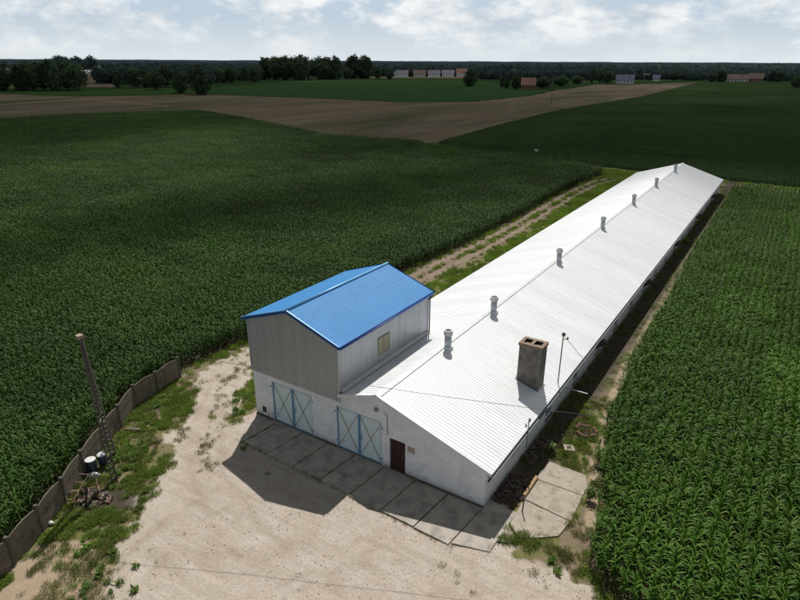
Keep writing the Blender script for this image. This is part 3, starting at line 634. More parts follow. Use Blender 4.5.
# ------------------------------------------------------------ concrete paving
def slab_mb(mb, quad, top=.03, th=.16):
    tilt = [random.uniform(-.012, .012) for _ in quad]
    t_ = [(x_, y_, top+d) for (x_, y_), d in zip(quad, tilt)]; b_ = [(x_, y_, top-th) for x_, y_ in quad]
    mb.face(t_)
    n = len(quad)
    for i in range(n): j = (i+1) % n; mb.face([b_[i], b_[j], t_[j], t_[i]])
ap = MB(); edge = [0.05, 1.85, 3.9, 5.9, 7.9, 9.95, 12.0, 14.0, 15.98]
for i in range(8):
    x0, x1 = edge[i]+.035, edge[i+1]-.035; s = -.25-.05*i
    f0 = -2.62-.055*i-random.uniform(0, .12); q = [(x0+.0, -.06), (x0-.28, f0), (x1-.28, f0-.04), (x1, -.06)][::1]
    # a diagonal hairline splits some slabs
    q = q[::-1]
    if i == 0: q = [(x1, -.06), (x0+.1, -.06), (x0+.7, -1.7), (x0+1.0, f0+.2), (x1-.28, f0-.04)]
    if i in (1, 4, 6):
        xm = (x0+x1)/2+random.uniform(-.4, .4); ym = -1.6+random.uniform(-.3, .3)
        slab_mb(ap, [(x1, -.06), (x0, -.06), (x0-.14, ym+.02), (x1-.14, ym+.14)]); slab_mb(ap, [(x1-.14, ym+.11), (x0-.14, ym-.01), (x0-.28, f0), (x1-.28, f0-.04)])
    else: slab_mb(ap, q)
slab_mb(ap, [(17.55, .62), (16.03, .62), (15.76, -3.0), (17.5, -2.5)])
tag(ap.build('concrete_apron', M['concrete']), kind='structure')
pd = MB()
for q in [[(17.45, 5.5), (17.42, 3.62), (19.95, 3.72), (19.95, 4.5), (19.6, 5.4)], [(17.42, 3.56), (17.5, 1.75), (20.0, 1.5), (19.97, 3.66)],
          [(17.5, 1.69), (17.58, -.3), (18.3, -1.0), (19.2, -.35), (19.85, .2), (19.99, 1.44)], [(17.5, -.4), (17.52, -1.7), (18.0, -1.5), (18.2, -1.05)]]:
    slab_mb(pd, q, .035)
tag(pd.build('concrete_pad', M['concrete_pale']), kind='structure')

# ------------------------------------------------------------ the long hall
RX, RZ, SL = 9.5, 4.52, .316; EXR, EXL = 16.39, 2.02; LEN = 94.1; EZR = RZ-SL*(EXR-RX); EZL = RZ-SL*(RX-EXL)
TX, TD, CB = 6.86, 9.65, 3.19
hall = thing('livestock_hall', 'long low white hall with a white metal gable roof and seven roof vents', 'barn')
wl = MB(); T = .3
zr = lambda x_: RZ - SL*abs(x_-RX) - .08
# front gable with openings cut out by strips
D1, D2, DB = (1.53, 4.74), (6.58, 9.71), (10.25, 11.27); DZ = 2.82; BZ = 2.05
def strip(x0, x1, zb, zt0, zt1, yf=0., yb=T):
    a = [(x0, yf, zb), (x1, yf, zb), (x1, yf, zt1), (x0, yf, zt0)]; bk = [(x_, yb, z_) for x_, _, z_ in a]
    wl.face(a); wl.face(bk[::-1])
    for i in range(4): j = (i+1) % 4; wl.face([a[i], bk[i], bk[j], a[j]])
strip(0, D1[0], -.1, CB, CB); strip(*D1, DZ, CB, CB); strip(D1[1], D2[0], -.1, CB, CB); strip(D2[0], TX, DZ, CB, CB)
strip(TX, RX, DZ, zr(TX), zr(RX)); strip(RX, D2[1], DZ, zr(RX), zr(D2[1])); strip(D2[1], DB[0], -.1, zr(D2[1]), zr(DB[0]))
strip(*DB, BZ, zr(DB[0]), zr(DB[1])); strip(DB[1], 16, -.1, zr(DB[1]), zr(16))
# right side wall with window openings
WINY = [1.45] + [9.3 + 5.35*i for i in range(16)]
def sidewall(x_, thick, wins, y0, y1, ztop):
    cur = y0
    for c_, hw, wz0, wz1 in wins:
        wl.box(x_-thick, cur, -.1, x_, c_-hw, ztop); wl.box(x_-thick, c_-hw, -.1, x_, c_+hw, wz0); wl.box(x_-thick, c_-hw, wz1, x_, c_+hw, ztop); cur = c_+hw
    wl.box(x_-thick, cur, -.1, x_, y1, ztop)
sidewall(16.0, .3, [(1.45, 1.1, 1.5, 1.98)] + [(c_, .55, .45, 1.4) for c_ in WINY[1:]], T, LEN-.3, zr(16))
wl.box(2.3, TD, -.1, 2.6, LEN-.3, zr(2.3))
wl.box(0, T, -.1, .3, TD, CB); wl.box(0, TD-.3, -.1, 2.3, TD, CB)
a = [(2.3, LEN-.3, -.1), (16, LEN-.3, -.1), (16, LEN-.3, zr(16)), (RX, LEN-.3, zr(RX)), (2.3, LEN-.3, zr(2.3))]; bk = [(x_, LEN, z_) for x_, _, z_ in a]
wl.face(a); wl.face(bk[::-1])
for i in range(5): j = (i+1) % 5; wl.face([a[i], bk[i], bk[j], a[j]])
wl.box(.3, .5, -.12, 16, TD, -.02)
wl.build('wall', M['wall'], hall)
# buttress strips between windows and a painted lighter base band
# roof sheets with trapezoidal ribs
def ribbed(mb, p0, p1, along, width, pitch=.25, h=.017, thick_n=None, mi=0):
    """sheet from edge p0->p0+along*width; p1 is the opposite edge start; ribs run p0->p1"""
    p0 = Vector(p0); p1 = Vector(p1); al = Vector(along).normalized(); nrm = (p1-p0).cross(al).normalized()
    if nrm.z < 0 or (abs(nrm.z) < 1e-3 and nrm.dot(Vector(thick_n or (0,-1,0))) < 0): nrm = -nrm
    prof = []; s = 0
    while s < width:
        for ds, hh in ((0, 0), (pitch*.56, 0), (pitch*.66, h), (pitch*.90, h)):
            if s+ds < width: prof.append((s+ds, hh))
        s += pitch
    prof.append((width, 0)); n = len(mb.v)
    for d, hh in prof:
        o = al*d + nrm*hh; mb.v.append(tuple(p0+o)); mb.v.append(tuple(p1+o))
    for i in range(len(prof)-1): mb.f.append((n+2*i, n+2*i+1, n+2*i+3, n+2*i+2)); mb.mi.append(mi)
rf = MB()
ribbed(rf, (RX, -.21, RZ), (EXR, -.21, EZR), (0, 1, 0), LEN+.42)
ribbed(rf, (TX+.03, -.21, RZ-SL*(RX-TX-.03)), (RX, -.21, RZ), (0, 1, 0), TD+.26)
ribbed(rf, (EXL, TD+.05, EZL), (RX, TD+.05, RZ), (0, 1, 0), LEN+.16-TD)
# underside
rf.face([(RX, -.21, RZ-.06), (RX, LEN+.21, RZ-.06), (EXR, LEN+.21, EZR-.06), (EXR, -.21, EZR-.06)])
rf.face([(EXL, TD+.05, EZL-.06), (EXL, LEN+.21, EZL-.06), (RX, LEN+.21, RZ-.06), (RX, TD+.05, RZ-.06)])
rf.build('roof', M['roof'], hall)
rc = MB()
for s in (-1, 1): rc.face([(RX, -.22, RZ+.075), (RX, LEN+.22, RZ+.075), (RX+s*.24, LEN+.22, RZ+.038-SL*.2), (RX+s*.24, -.22, RZ+.038-SL*.2)])
rc.build('ridge_cap', M['white_metal'], hall)
bg_ = MB()
for x0, x1 in ((RX, EXR), (TX+.03, RX)):
    z0, z1 = RZ-SL*abs(x0-RX), RZ-SL*abs(x1-RX)
    bg_.face([(x0, -.225, z0+.045), (x1, -.225, z1+.045), (x1, -.225, z1-.12), (x0, -.225, z0-.12)][::-1]); bg_.face([(x0, -.225, z0+.045), (x1, -.225, z1+.045), (x1, -.1, z1+.046), (x0, -.1, z0+.046)])
bg_.build('verge_trim', M['white_metal'], hall)
# gutter and fascia along the right eave
gu = MB(); n = 8; y0, y1 = -.2, LEN+.2
pr = [(EXR+.02+.075+.075*math.cos(math.pi+math.pi*i/n), EZR-.05-.085*math.sin(math.pi*i/n)) for i in range(n+1)]
for i in range(n): (xa, za), (xb, zb) = pr[i], pr[i+1]; gu.face([(xa, y0, za), (xb, y0, zb), (xb, y1, zb), (xa, y1, za)])
gu.build('gutter', mat('dark_gutter', (.10, .11, .13), (.07, .075, .085), 3, .5), hall, True)
fb = MB(); fb.box(EXR-.06, -.2, EZR-.2, EXR-.01, LEN+.2, EZR-.065); fb.build('fascia', M['wood'], hall)
# side windows
for i, c_ in enumerate(WINY):
    hw = 1.1 if i == 0 else .55; WZ0, WZ1 = (1.5, 1.98) if i == 0 else (.45, 1.4)
    o = MB(); 
    for (ya, za, yb, zb) in ((c_-hw, WZ0, c_+hw, WZ0+.06), (c_-hw, WZ1-.06, c_+hw, WZ1), (c_-hw, WZ0+.06, c_-hw+.06, WZ1-.06), (c_+hw-.06, WZ0+.06, c_+hw, WZ1-.06), (c_-.025, WZ0+.06, c_+.025, WZ1-.06)): o.box(15.86, ya, za, 15.93, yb, zb)
    f_ = o.build('window', M['frame_white'], hall)
    g = MB(); g.box(15.87, c_-hw+.03, WZ0+.03, 15.89, c_+hw-.03, WZ1-.03); g.build('pane', M['glass'], f_)
    # open top-hung shutter flap on some windows
    if i and i % 3 == 0:
        g = MB(); g.bar((16.03, c_, WZ1-.02), (16.3, c_, WZ1-.45), .03, 1.0); g.build('flap', M['concrete_post'], f_)
    g = MB(); g.box(15.95, c_-hw-.08, WZ0-.07, 16.07, c_+hw+.08, WZ0-.003); g.build('sill', M['concrete_post'], f_)
# roof vents
for i, yv in enumerate([7.2, 14.0, 27.9, 42.0, 56.1, 69.8, 84.8]):
    xv = 9.83; zb = RZ-SL*(xv-RX)
    p = MB(); p.tube([(xv, yv, zb-.25), (xv, yv, zb+.95)], .22, 20); vo_ = p.build('roof_vent', M['galv_light'], hall, True)
    for pl_ in vo_.data.polygons: pl_.use_smooth = len(pl_.vertices) == 4
    c = MB(); c.tube([(xv, yv, zb+.86), (xv, yv, zb+.90), (xv, yv, zb+1.14), (xv, yv, zb+1.18)], [.25, .285, .285, .25], 20); c.build('vent_cap', M['galv_light'], vo_)
    c = MB(); c.tube([(xv, yv, zb+1.182), (xv, yv, zb+1.19)], [.2, .2], 16); c.build('vent_mouth', M['concrete_post'], vo_)
    c = MB(); c.tube([(xv, yv, zb-.1), (xv, yv, zb+.12), (xv, yv, zb+.15)], [.36, .30, .235], 20); c.build('collar', M['white_metal'], vo_)
# chimney
def ringbox(mb, x0, y0, x1, y1, z0, z1, holes, mi=0):
    """solid block with rectangular wells in the top"""
    mb.face([(x0,y0,z0),(x1,y0,z0),(x1,y0,z1),(x0,y0,z1)]); mb.face([(x1,y0,z0),(x1,y1,z0),(x1,y1,z1),(x1,y0,z1)]); mb.face([(x1,y1,z0),(x0,y1,z0),(x0,y1,z1),(x1,y1,z1)]); mb.face([(x0,y1,z0),(x0,y0,z0),(x0,y0,z1),(x0,y1,z1)])
    cur = x0
    for hx0, hx1, hy0, hy1 in holes:
        mb.face([(cur,y0,z1),(hx0,y0,z1),(hx0,y1,z1),(cur,y1,z1)]); mb.face([(hx0,y0,z1),(hx1,y0,z1),(hx1,hy0,z1),(hx0,hy0,z1)]); mb.face([(hx0,hy1,z1),(hx1,hy1,z1),(hx1,y1,z1),(hx0,y1,z1)])
        zb = z1-.9
        mb.face([(hx0,hy0,z1),(hx1,hy0,z1),(hx1,hy0,zb),(hx0,hy0,zb)],1); mb.face([(hx1,hy0,z1),(hx1,hy1,z1),(hx1,hy1,zb),(hx1,hy0,zb)],1); mb.face([(hx1,hy1,z1),(hx0,hy1,z1),(hx0,hy1,zb),(hx1,hy1,zb)],1); mb.face([(hx0,hy1,z1),(hx0,hy0,z1),(hx0,hy0,zb),(hx0,hy1,zb)],1)
        mb.face([(hx0,hy0,zb),(hx1,hy0,zb),(hx1,hy1,zb),(hx0,hy1,zb)],1); cur = hx1
    mb.face([(cur,y0,z1),(x1,y0,z1),(x1,y1,z1),(cur,y1,z1)])
ch = MB(); cx0, cx1, cy0, cy1 = 14.12, 15.52, 8.2, 9.15
ch.box(cx0, cy0, 2.3, cx1, cy1, 5.34); cho = ch.build('chimney', M['chimney'], hall)
tp = MB(); ringbox(tp, cx0-.05, cy0-.05, cx1+.05, cy1+.05, 5.343, 5.52, [(cx0+.16, cx0+.60, cy0+.2, cy1-.2), (cx0+.78, cx0+1.24, cy0+.2, cy1-.2)]); tp.build('chimney_cap', [M['chimney_top'], M['dark']], cho)
fl_ = MB()
for (xa, ya, xb, yb) in ((cx0-.1, cy0-.1, cx1+.1, cy0-.004), (cx0-.1, cy1+.004, cx1+.1, cy1+.1), (cx1+.004, cy0-.004, cx1+.1, cy1+.004), (cx0-.1, cy0-.004, cx0-.004, cy1+.004)):
    za = lambda q: RZ-SL*(q-RX)+.04
    fl_.face([(xa, ya, za(xa)), (xb, ya, za(xb)), (xb, yb, za(xb)), (xa, yb, za(xa))])
fl_.build('flashing', M['galv'], cho)
# mast with stay on the eave
ms = MB(); ms.tube([(16.1, 10.2, 2.3), (16.1, 10.2, 5.75)], .035, 8); mo = ms.build('mast', M['rust'], hall)
c = MB(); c.box(16.02, 10.12, 5.68, 16.2, 10.28, 5.86); c.bar((16.1, 10.2, 5.45), (16.35, 10.3, 5.45), .03); c.tube([(16.35, 10.3, 5.45), (16.35, 10.3, 5.6)], .05, 8); c.build('insulator', M['porcelain'], mo)
c = MB(); c.tube([(16.14, 10.2, 5.7), (16.42, 14.2, 2.5)], .014, 5); c.build('stay_wire', M['cable'], mo)
# service bracket at the front right eave
br_ = MB(); br_.bar((16.45, 4.35, 1.2), (16.45, 4.35, 3.15), .05); br_.bar((16.42, 4.0, 2.75), (16.42, 4.7, 2.75), .04); br_.bar((16.12, 4.0, 1.5), (16.45, 4.0, 2.3), .03); br_.bar((16.12, 3.2, 1.2), (16.12, 4.35, 1.2), .03); br_.build('service_bracket', M['galv'], hall)
for y_ in (4.05, 4.65):
    c = MB(); c.tube([(16.42, y_, 2.77), (16.42, y_, 2.95)], [.045, .03], 8); c.build('insulator', M['porcelain'], hall)
bm_ = MB(); bm_.bar((16.02, 11.9, 1.25), (17.55, 12.1, 1.15), .06); bm_.build('bracket_arm', M['galv_light'], hall)
# fittings on the front wall
def gdoor(x0, x1):
    y_ = .10; W_ = x1-x0; mid = (x0+x1)/2
    lf = MB(); lf.box(x0+.05, y_, .03, mid-.02, y_+.05, DZ-.05); lf.box(mid+.02, y_, .03, x1-.05, y_+.05, DZ-.05); d = lf.build('garage_door', M['door_pale'], hall)
    fr = MB(); w_ = .065
    for a_, b_ in ((x0, mid-.012), (mid+.012, x1)):
        fr.box(a_, y_-.045, 0.02, a_+w_, y_-.003, DZ-.02); fr.box(b_-w_, y_-.045, .02, b_, y_-.003, DZ-.02); fr.box(a_+w_, y_-.045, .02, b_-w_, y_-.003, .02+w_); fr.box(a_+w_, y_-.045, DZ-.02-w_, b_-w_, y_-.003, DZ-.02)
    fr.build('door_frame', M['door_blue'], d)
    bc = MB()
    for a_, b_ in ((x0+w_, mid-w_), (mid+w_, x1-w_)):
        bc.bar((a_, y_-.02, .12), (b_, y_-.02, DZ-.12), .032, .02); bc.bar((b_, y_-.034, .12), (a_, y_-.034, DZ-.12), .032, .02)
    bc.build('brace', M['brace'], d)
    for xx_, s_ in ((x0, -1), (x1, 1)):
        for z_ in (.45, DZ-.4):
            hg = MB(); hg.box(min(xx_, xx_+s_*.11), -.03, z_, max(xx_, xx_+s_*.11), -.004, z_+.09); hg.build('hinge', M['door_blue'], d)
    hd = MB(); hd.box(mid+.16, y_-.075, 1.15, mid+.20, y_-.046, 1.55); hd.build('handle', M['door_blue'], d)
gdoor(*D1); gdoor(*D2)
bd = MB(); bd.box(DB[0]+.04, .08, .0, DB[1]-.04, .13, BZ-.04)
bdo = bd.build('door', M['brown_door'], hall); bd = MB()
for k_ in range(6): bd.box(DB[0]+.055+k_*.157, .062, .02, DB[0]+.055+k_*.157+.145, .078, BZ-.06)
bd.build('boarding', M['brown_door'], bdo); bd = MB(); bd.box(DB[1]-.18, .0, 1.0, DB[1]-.14, .06, 1.12); bd.build('handle', M['galv'], bdo)
sg = MB(); sg.box(11.42, -.02, 1.62, 11.87, -.004, 1.98); so_ = sg.build('notice_sign', M['sign_border'], hall); sg = MB(); sg.box(11.47, -.027, 1.67, 11.82, -.0205, 1.93); sg.build('sign_panel', M['sign_face'], so_)
c = MB(); c.tube([(9.45, -.0, 3.62), (9.45, -.14, 3.6)], [.05, .14], 12); c.build('wall_lamp', M['galv'], hall)
c = MB(); c.box(9.9, -.035, 3.42, 10.12, -.004, 3.55); c.build('junction_box', M['lid'], hall)
c = MB(); c.tube([(10.0, -.02, 3.42), (10.12, -.02, 3.3), (10.14, -.02, 2.2)], .016, 6); c.build('conduit', M['concrete_post'], hall)
c = MB(); c.box(.55, -.02, .35, .87, -.004, .75); c.build('wall_grille', M['dark'], hall)
for xa, xb in ((.02, D1[0]-.1), (D1[1]+.1, D2[0]-.1), (DB[1]+.05, 16.0)):
    c = MB(); c.box(xa, -.09, -.05, xb, -.005, .12); c.build('plinth', M['concrete_post'], hall)

# ------------------------------------------------------------ blue-roofed upper block
tw = thing('grain_loft', 'grey metal-clad upper block with a bright blue gable roof above the garage doors', 'building')
TRX, TRZ, TEZ = 3.43, 8.02, 6.80
cf = MB()
# front and back cladding: ribs vertical, tops follow the gable
def clad_face(mb, axis, c0, c1, fixed, zb, ztop, out, pitch=.21, h=.028):
    prof = []; s = c0
    while s < c1:
        for ds, hh in ((0, 0), (pitch*.5, 0), (pitch*.6, h), (pitch*.9, h)):
            if s+ds < c1: prof.append((s+ds, hh))
        s += pitch
    prof.append((c1, 0)); n = len(mb.v)
    for d, hh in prof:
        for z_ in (zb, ztop(d)):
            mb.v.append((d, fixed+out*hh, z_) if axis == 'x' else (fixed+out*hh, d, z_))
    for i in range(len(prof)-1): mb.f.append((n+2*i, n+2*i+2, n+2*i+3, n+2*i+1)); mb.mi.append(0)
ft = lambda x_: TEZ+(TRZ-TEZ)*(1-abs(x_-TRX)/TRX)-.03
clad_face(cf, 'x', -.02, TX+.02, -.03, CB-.02, ft, -1); cf.build('front_cladding', M['clad_front'], tw); cf = MB(); clad_face(cf, 'x', 0, TX, TD+.01, CB-.1, ft, 1); cf.build('rear_cladding', M['clad_front'], tw)
cs_ = MB(); clad_face(cs_, 'y', 0, TD, TX+.02, 3.3, lambda d: TEZ-.02, 1); cs_.build('side_cladding', M['clad_side'], tw); cs_ = MB(); clad_face(cs_, 'y', 0, TD, -.02, CB-.02, lambda d: TEZ-.02, -1); cs_.build('side_cladding', M['clad_side'], tw)
for x_, y_ in ((-.03, -.05), (TX+.03, -.05), (TX+.03, TD+.02)):
    co_ = MB(); co_.box(x_-.05, y_-.03, CB-.03, x_+.05, y_+.05, TEZ-.05); co_.build('corner_trim', M['clad_side'], tw)
ba = MB(); ba.face([(TX+.055, -.02, RZ-SL*(RX-TX-.055)+.25), (TX+.055, TD, RZ-SL*(RX-TX-.055)+.25), (TX+.26, TD, RZ-SL*(RX-TX-.26)+.05), (TX+.26, -.02, RZ-SL*(RX-TX-.26)+.05)]); ba.build('flashing', M['galv'], tw)
# roof with tile-profile sheet
br2 = MB()
def tile_slope(mb, sgn):
    x_r, x_e = TRX, (TX+.3 if sgn > 0 else -.3); zr_, ze_ = TRZ, TEZ-.07
    L_ = math.hypot(x_e-x_r, zr_-ze_); y0_, y1_ = -.27, TD+.27; pitch = .19; ny_ = int((y1_-y0_)/pitch*6)
    st_ = .35; rows_ = []; s = 0
    while s < L_-.01:
        e = min(s+st_, L_); rows_ += [(s, .0), (e, .004)]; s = e
    ddx = (x_e-x_r)/L_; ddz = (ze_-zr_)/L_; nx_, nz_ = -ddz, ddx
    if nz_ < 0: nx_, nz_ = -nx_, -nz_
    n = len(mb.v)
    for (s, lift) in rows_:
        for j in range(ny_+1):
            y_ = y0_+(y1_-y0_)*j/ny_; h_ = lift+.009*(1+math.cos(2*math.pi*j/6))
            mb.v.append((x_r+ddx*s+nx_*h_, y_, zr_+ddz*s+nz_*h_))
    W_ = ny_+1
    for i in range(len(rows_)-1):
        for j in range(ny_):
            a_ = n+i*W_+j; q_ = (a_, a_+1, a_+W_+1, a_+W_); mb.f.append(q_ if sgn > 0 else q_[::-1]); mb.mi.append(0)
    mb.face([(x_r, y0_, zr_-.08), (x_e, y0_, ze_-.08), (x_e, y1_, ze_-.08), (x_r, y1_, zr_-.08)])
tile_slope(br2, 1); tile_slope(br2, -1); br2.build('roof', M['blue_roof'], tw)
rc = MB(); y0_, y1_ = -.28, TD+.28
rc.tube([(TRX, y0_, TRZ+.035), (TRX, y1_, TRZ+.035)], .085, 14); rc.build('ridge_cap', M['blue_ridge'], tw, True)
tr_ = MB()
for x_e in (TX+.3, -.3):
    ze_ = TEZ-.07
    for y_ in (-.29, TD+.27):
        tr_.face([(TRX, y_, TRZ+.05), (x_e, y_, ze_+.05), (x_e, y_, ze_-.13), (TRX, y_, TRZ-.13)]); tr_.face([(TRX, y_+.02, TRZ+.05), (x_e, y_+.02, ze_+.05), (x_e, y_+.02, ze_-.13), (TRX, y_+.02, TRZ-.13)])
    s_ = 1 if x_e > 0 else -1
    tr_.box(x_e-.01, -.27, ze_-.14, x_e+.015, TD+.27, ze_-.005)
tr_.build('roof_trim', M['blue_trim'], tw)
rcv = MB()
for x_e in (TX+.3, -.3): rcv.bar((TRX, -.27, TRZ+.055), (x_e, -.27, TEZ-.07+.055), .06, .05)
rcv.build('verge_cap', M['blue_ridge'], tw)
gt = MB(); gt.tube([(TX+.36, -.2, TEZ-.16), (TX+.36, TD+.22, TEZ-.18)], .055, 10); gt.build('gutter', M['blue_trim'], tw, True)
dp = MB(); dp.tube([(TX+.36, TD+.12, TEZ-.2), (TX+.14, TD+.1, TEZ-.5), (TX+.14, TD+.1, 3.75)], .05, 8); dp.build('downpipe', mat('dark_pipe', (.05, .055, .065)), tw, True)
wn_ = MB(); wy0, wy1, wz0, wz1 = 3.75, 4.95, 4.45, 5.6
for (a_, b_, c_, d_) in ((wy0, wz0, wy1, wz0+.06), (wy0, wz1-.06, wy1, wz1), (wy0, wz0+.06, wy0+.06, wz1-.06), (wy1-.06, wz0+.06, wy1, wz1-.06), ((wy0+wy1)/2-.025, wz0+.06, (wy0+wy1)/2+.025, wz1-.06)): wn_.box(TX+.05, a_, b_, TX+.1, c_, d_)
wf = wn_.build('window', mat('tan_window_frame', (.38, .34, .22), (.3, .27, .18), 4, .6), tw); g = MB(); g.box(TX+.052, wy0+.03, wz0+.03, TX+.07, wy1-.03, wz1-.03); g.build('pane', M['dirty_glass'], wf)

# ------------------------------------------------------------ concrete panel fence
lab = ['concrete fence panel with an arched top, %s' % s for s in ('lowest in the photo beside the sandy ground', 'second from the bottom of the photo', 'third from the bottom, beside the scrap pile', 'directly behind the blue barrels', 'behind the concrete pole', 'just past the pole near a plank in the grass', 'third from the far end of the fence', 'last but one at the far end of the fence')]
fence = thing('fence', 'dark concrete panel fence with arched panel tops curving along the left corn', 'fence')
FP = [(gp(14,565)[0]+.75, gp(14,565)[1]-1.9)] + FENCE; FP = [(FP[0][0]+.6, FP[0][1]-2.0)] + FP; HF = 1.5
for i, (px_, py_) in enumerate(FP):
    nxt = FP[min(i+1, len(FP)-1)]; prv = FP[max(i-1, 0)]; ang = math.atan2(nxt[1]-prv[1], nxt[0]-prv[0])
    Mx = Matrix.Translation((px_, py_, 0)) @ Matrix.Rotation(ang, 4, 'Z') @ Matrix.Rotation(random.uniform(-.03, .03), 4, 'X')
    p = MB(); p.box(-.07, -.08, -.2, .07, .08, HF+.12, 0, Mx); p.build('post', M['concrete_post'], fence)
    if i < len(FP)-1:
        d = Vector((nxt[0]-px_, nxt[1]-py_, 0)); L_ = d.length; d.normalize(); nn = Vector((-d.y, d.x, 0))
        pn = MB(); K = 12
        for layer, (z0_, z1_, off) in enumerate(((-.1, .48, 0.), (.49, .97, .006), (.98, HF-.05, -.004))):
            for k_ in range(K):
                u0 = .07+(L_-.14)*k_/K; u1 = .07+(L_-.14)*(k_+1)/K
                arch = lambda u: (.13*math.sin(math.pi*(u-.07)/(L_-.14))**.9 if layer == 2 else 0)
                za, zb = z1_+arch(u0), z1_+arch(u1) if k_ < K-1 else z1_
                base = Vector((px_, py_, 0)); A0 = base+d*u0; A1 = base+d*u1
                for s_ in (-.03+off, .03+off):
                    o_ = nn*s_; pn.face([(*(A0+o_)[:2], z0_), (*(A1+o_)[:2], z0_), (*(A1+o_)[:2], zb), (*(A0+o_)[:2], za)])
                pn.face([(*(A0+nn*(-.03+off))[:2], za), (*(A1+nn*(-.03+off))[:2], zb), (*(A1+nn*(.03+off))[:2], zb), (*(A0+nn*(.03+off))[:2], za)])
        pn.build('panel', M['concrete_dark'], fence)

# ------------------------------------------------------------ A-shaped concrete pole
pole = thing('utility_pole', 'tall A-shaped concrete pole with ladder-like legs standing by the fence', 'pole')
APX = Vector((-2.72, -8.62, 8.15))
for (bx, by) in (gp(114,455), gp(115,482)):
    B = Vector((bx, by, -.3)); d = (APX-B); L_ = d.length; dn = d.normalized()
    side = dn.cross(Vector((bx-APX.x, by-APX.y, 0)).normalized()).normalized()
    lg = MB()
    top = APX + Vector(((bx-APX.x)*.05, (by-APX.y)*.05, 0))
    for s_ in (-1, 1): lg.bar(B+side*s_*.13, top+side*s_*.06, .055, .10)
    nr_ = 26
    for k_ in range(nr_):
        t_ = (k_+.5)/nr_; c_ = B.lerp(top, t_); w_ = .13-.07*t_; hh = .10 if k_ < nr_-7 else .2
        lg.bar(c_-dn*hh/2, c_+dn*hh/2, w_*2-.06, .07) if False else lg.bar(c_-side*(w_-.03), c_+side*(w_-.03), .08, hh)
    lg.build('leg', M['concrete_post'], pole)
c = MB(); c.box(APX.x-.14, APX.y-.14, APX.z-.12, APX.x+.14, APX.y+.14, APX.z+.08); c.build('pole_cap', mat('pale_pole_top', (.34, .28, .19), (.25, .2, .14), 5), pole)
c = MB(); c.tube([APX+Vector((.1, .06, -.15)), APX+Vector((.25, .13, -.15)), APX+Vector((.32, .16, -.12)), APX+Vector((.32, .16, .02))], [.02, .02, .05, .04], 8); c.build('insulator', M['porcelain'], pole)
mp_ = [gp(114,455), gp(115,482)]; c = MB(); t_ = .42
q0 = Vector((*mp_[0], 0)).lerp(APX, t_); q1 = Vector((*mp_[1], 0)).lerp(APX, t_); c.bar(q0, q1, .09); c.build('cross_brace', M['concrete_post'], pole)
wr = MB(); A_ = APX+Vector((.32, .16, .0)); B_ = Vector((20.28, .97, 6.9)); E_ = A_+(B_-A_)*2.6; E_.z = 8.2; pts = []
for k_ in range(61):
    t_ = k_/60; p_ = A_.lerp(E_, t_); p_.z -= 4*1.75*t_*(1-t_); pts.append(p_)
wr.tube(pts, .011, 5); tag(wr.build('overhead_wire', M['cable']), 'thin black overhead wire running from the concrete pole across the white roof', 'cable')

# ------------------------------------------------------------ yard clutter
def barrel(name, label, x_, y_, r, h, tilt=0, lid='lid'):
    t = thing(name, label, 'barrel', (x_, y_, 0)); t.rotation_euler = (tilt, 0, random.random())
    b_ = MB(); zs = [0, .03, h*.3, h*.33, h*.36, h*.63, h*.66, h*.69, h-.04, h]; rs_ = [r*.93, r, r, r*1.05, r, r, r*1.05, r, r, r*.94]
    b_.tube([(0, 0, z_) for z_ in zs], rs_, 24); b_.build('drum', M['barrel_blue'], t, True)
    l_ = MB(); l_.tube([(0, 0, h+.003), (0, 0, h+.05)], [r*1.03, r*1.01], 24); l_.build('lid', M[lid], t)
bx1, by1 = gp(93, 472); barrel('plastic_barrel', 'dark blue plastic barrel with a clean white lid by the fence', bx1, by1, .27, .80)
bx2, by2 = gp(104, 465); barrel('plastic_barrel', 'smaller dark barrel with a grey lid nearest the pole leg', bx2, by2, .23, .72, .06, 'galv_light')
def sack(name, label, x_, y_, sx, sy, sz, rz, material, cat):
    bm = bmesh.new(); bmesh.ops.create_icosphere(bm, subdivisions=3, radius=.5)
    for v_ in bm.verts:
        n_ = mn.noise(v_.co*3.1+Vector((x_, y_, 0)))*.18; v_.co *= 1+n_; v_.co.z = max(v_.co.z, -.32)
        v_.co.x *= sx; v_.co.y *= sy; v_.co.z *= sz
    me = bpy.data.meshes.new(name); bm.to_mesh(me); bm.free(); me.materials.append(material)
    for p_ in me.polygons: p_.use_smooth = True
    o = link(name, me); o.location = (x_, y_, .3*sz); o.rotation_euler.z = rz; return tag(o, label, cat)
x_, y_ = gp(94, 477); sack('sack', 'crumpled white sack lying in front of the barrels', x_, y_, .75, .4, .35, .5, M['bag'], 'sack')
x_, y_ = gp(89, 471); sack('bag', 'dark blue bag slumped at the foot of the white-lidded barrel', x_-.3, y_-.3, .5, .45, .4, .2, M['barrel_blue'], 'bag')
x_, y_ = gp(50.5, 524); sack('rubble_stone', 'pale lump of rubble at the foot of the fence', x_, y_, .4, .22, .2, .5, M['bag'], 'stone')
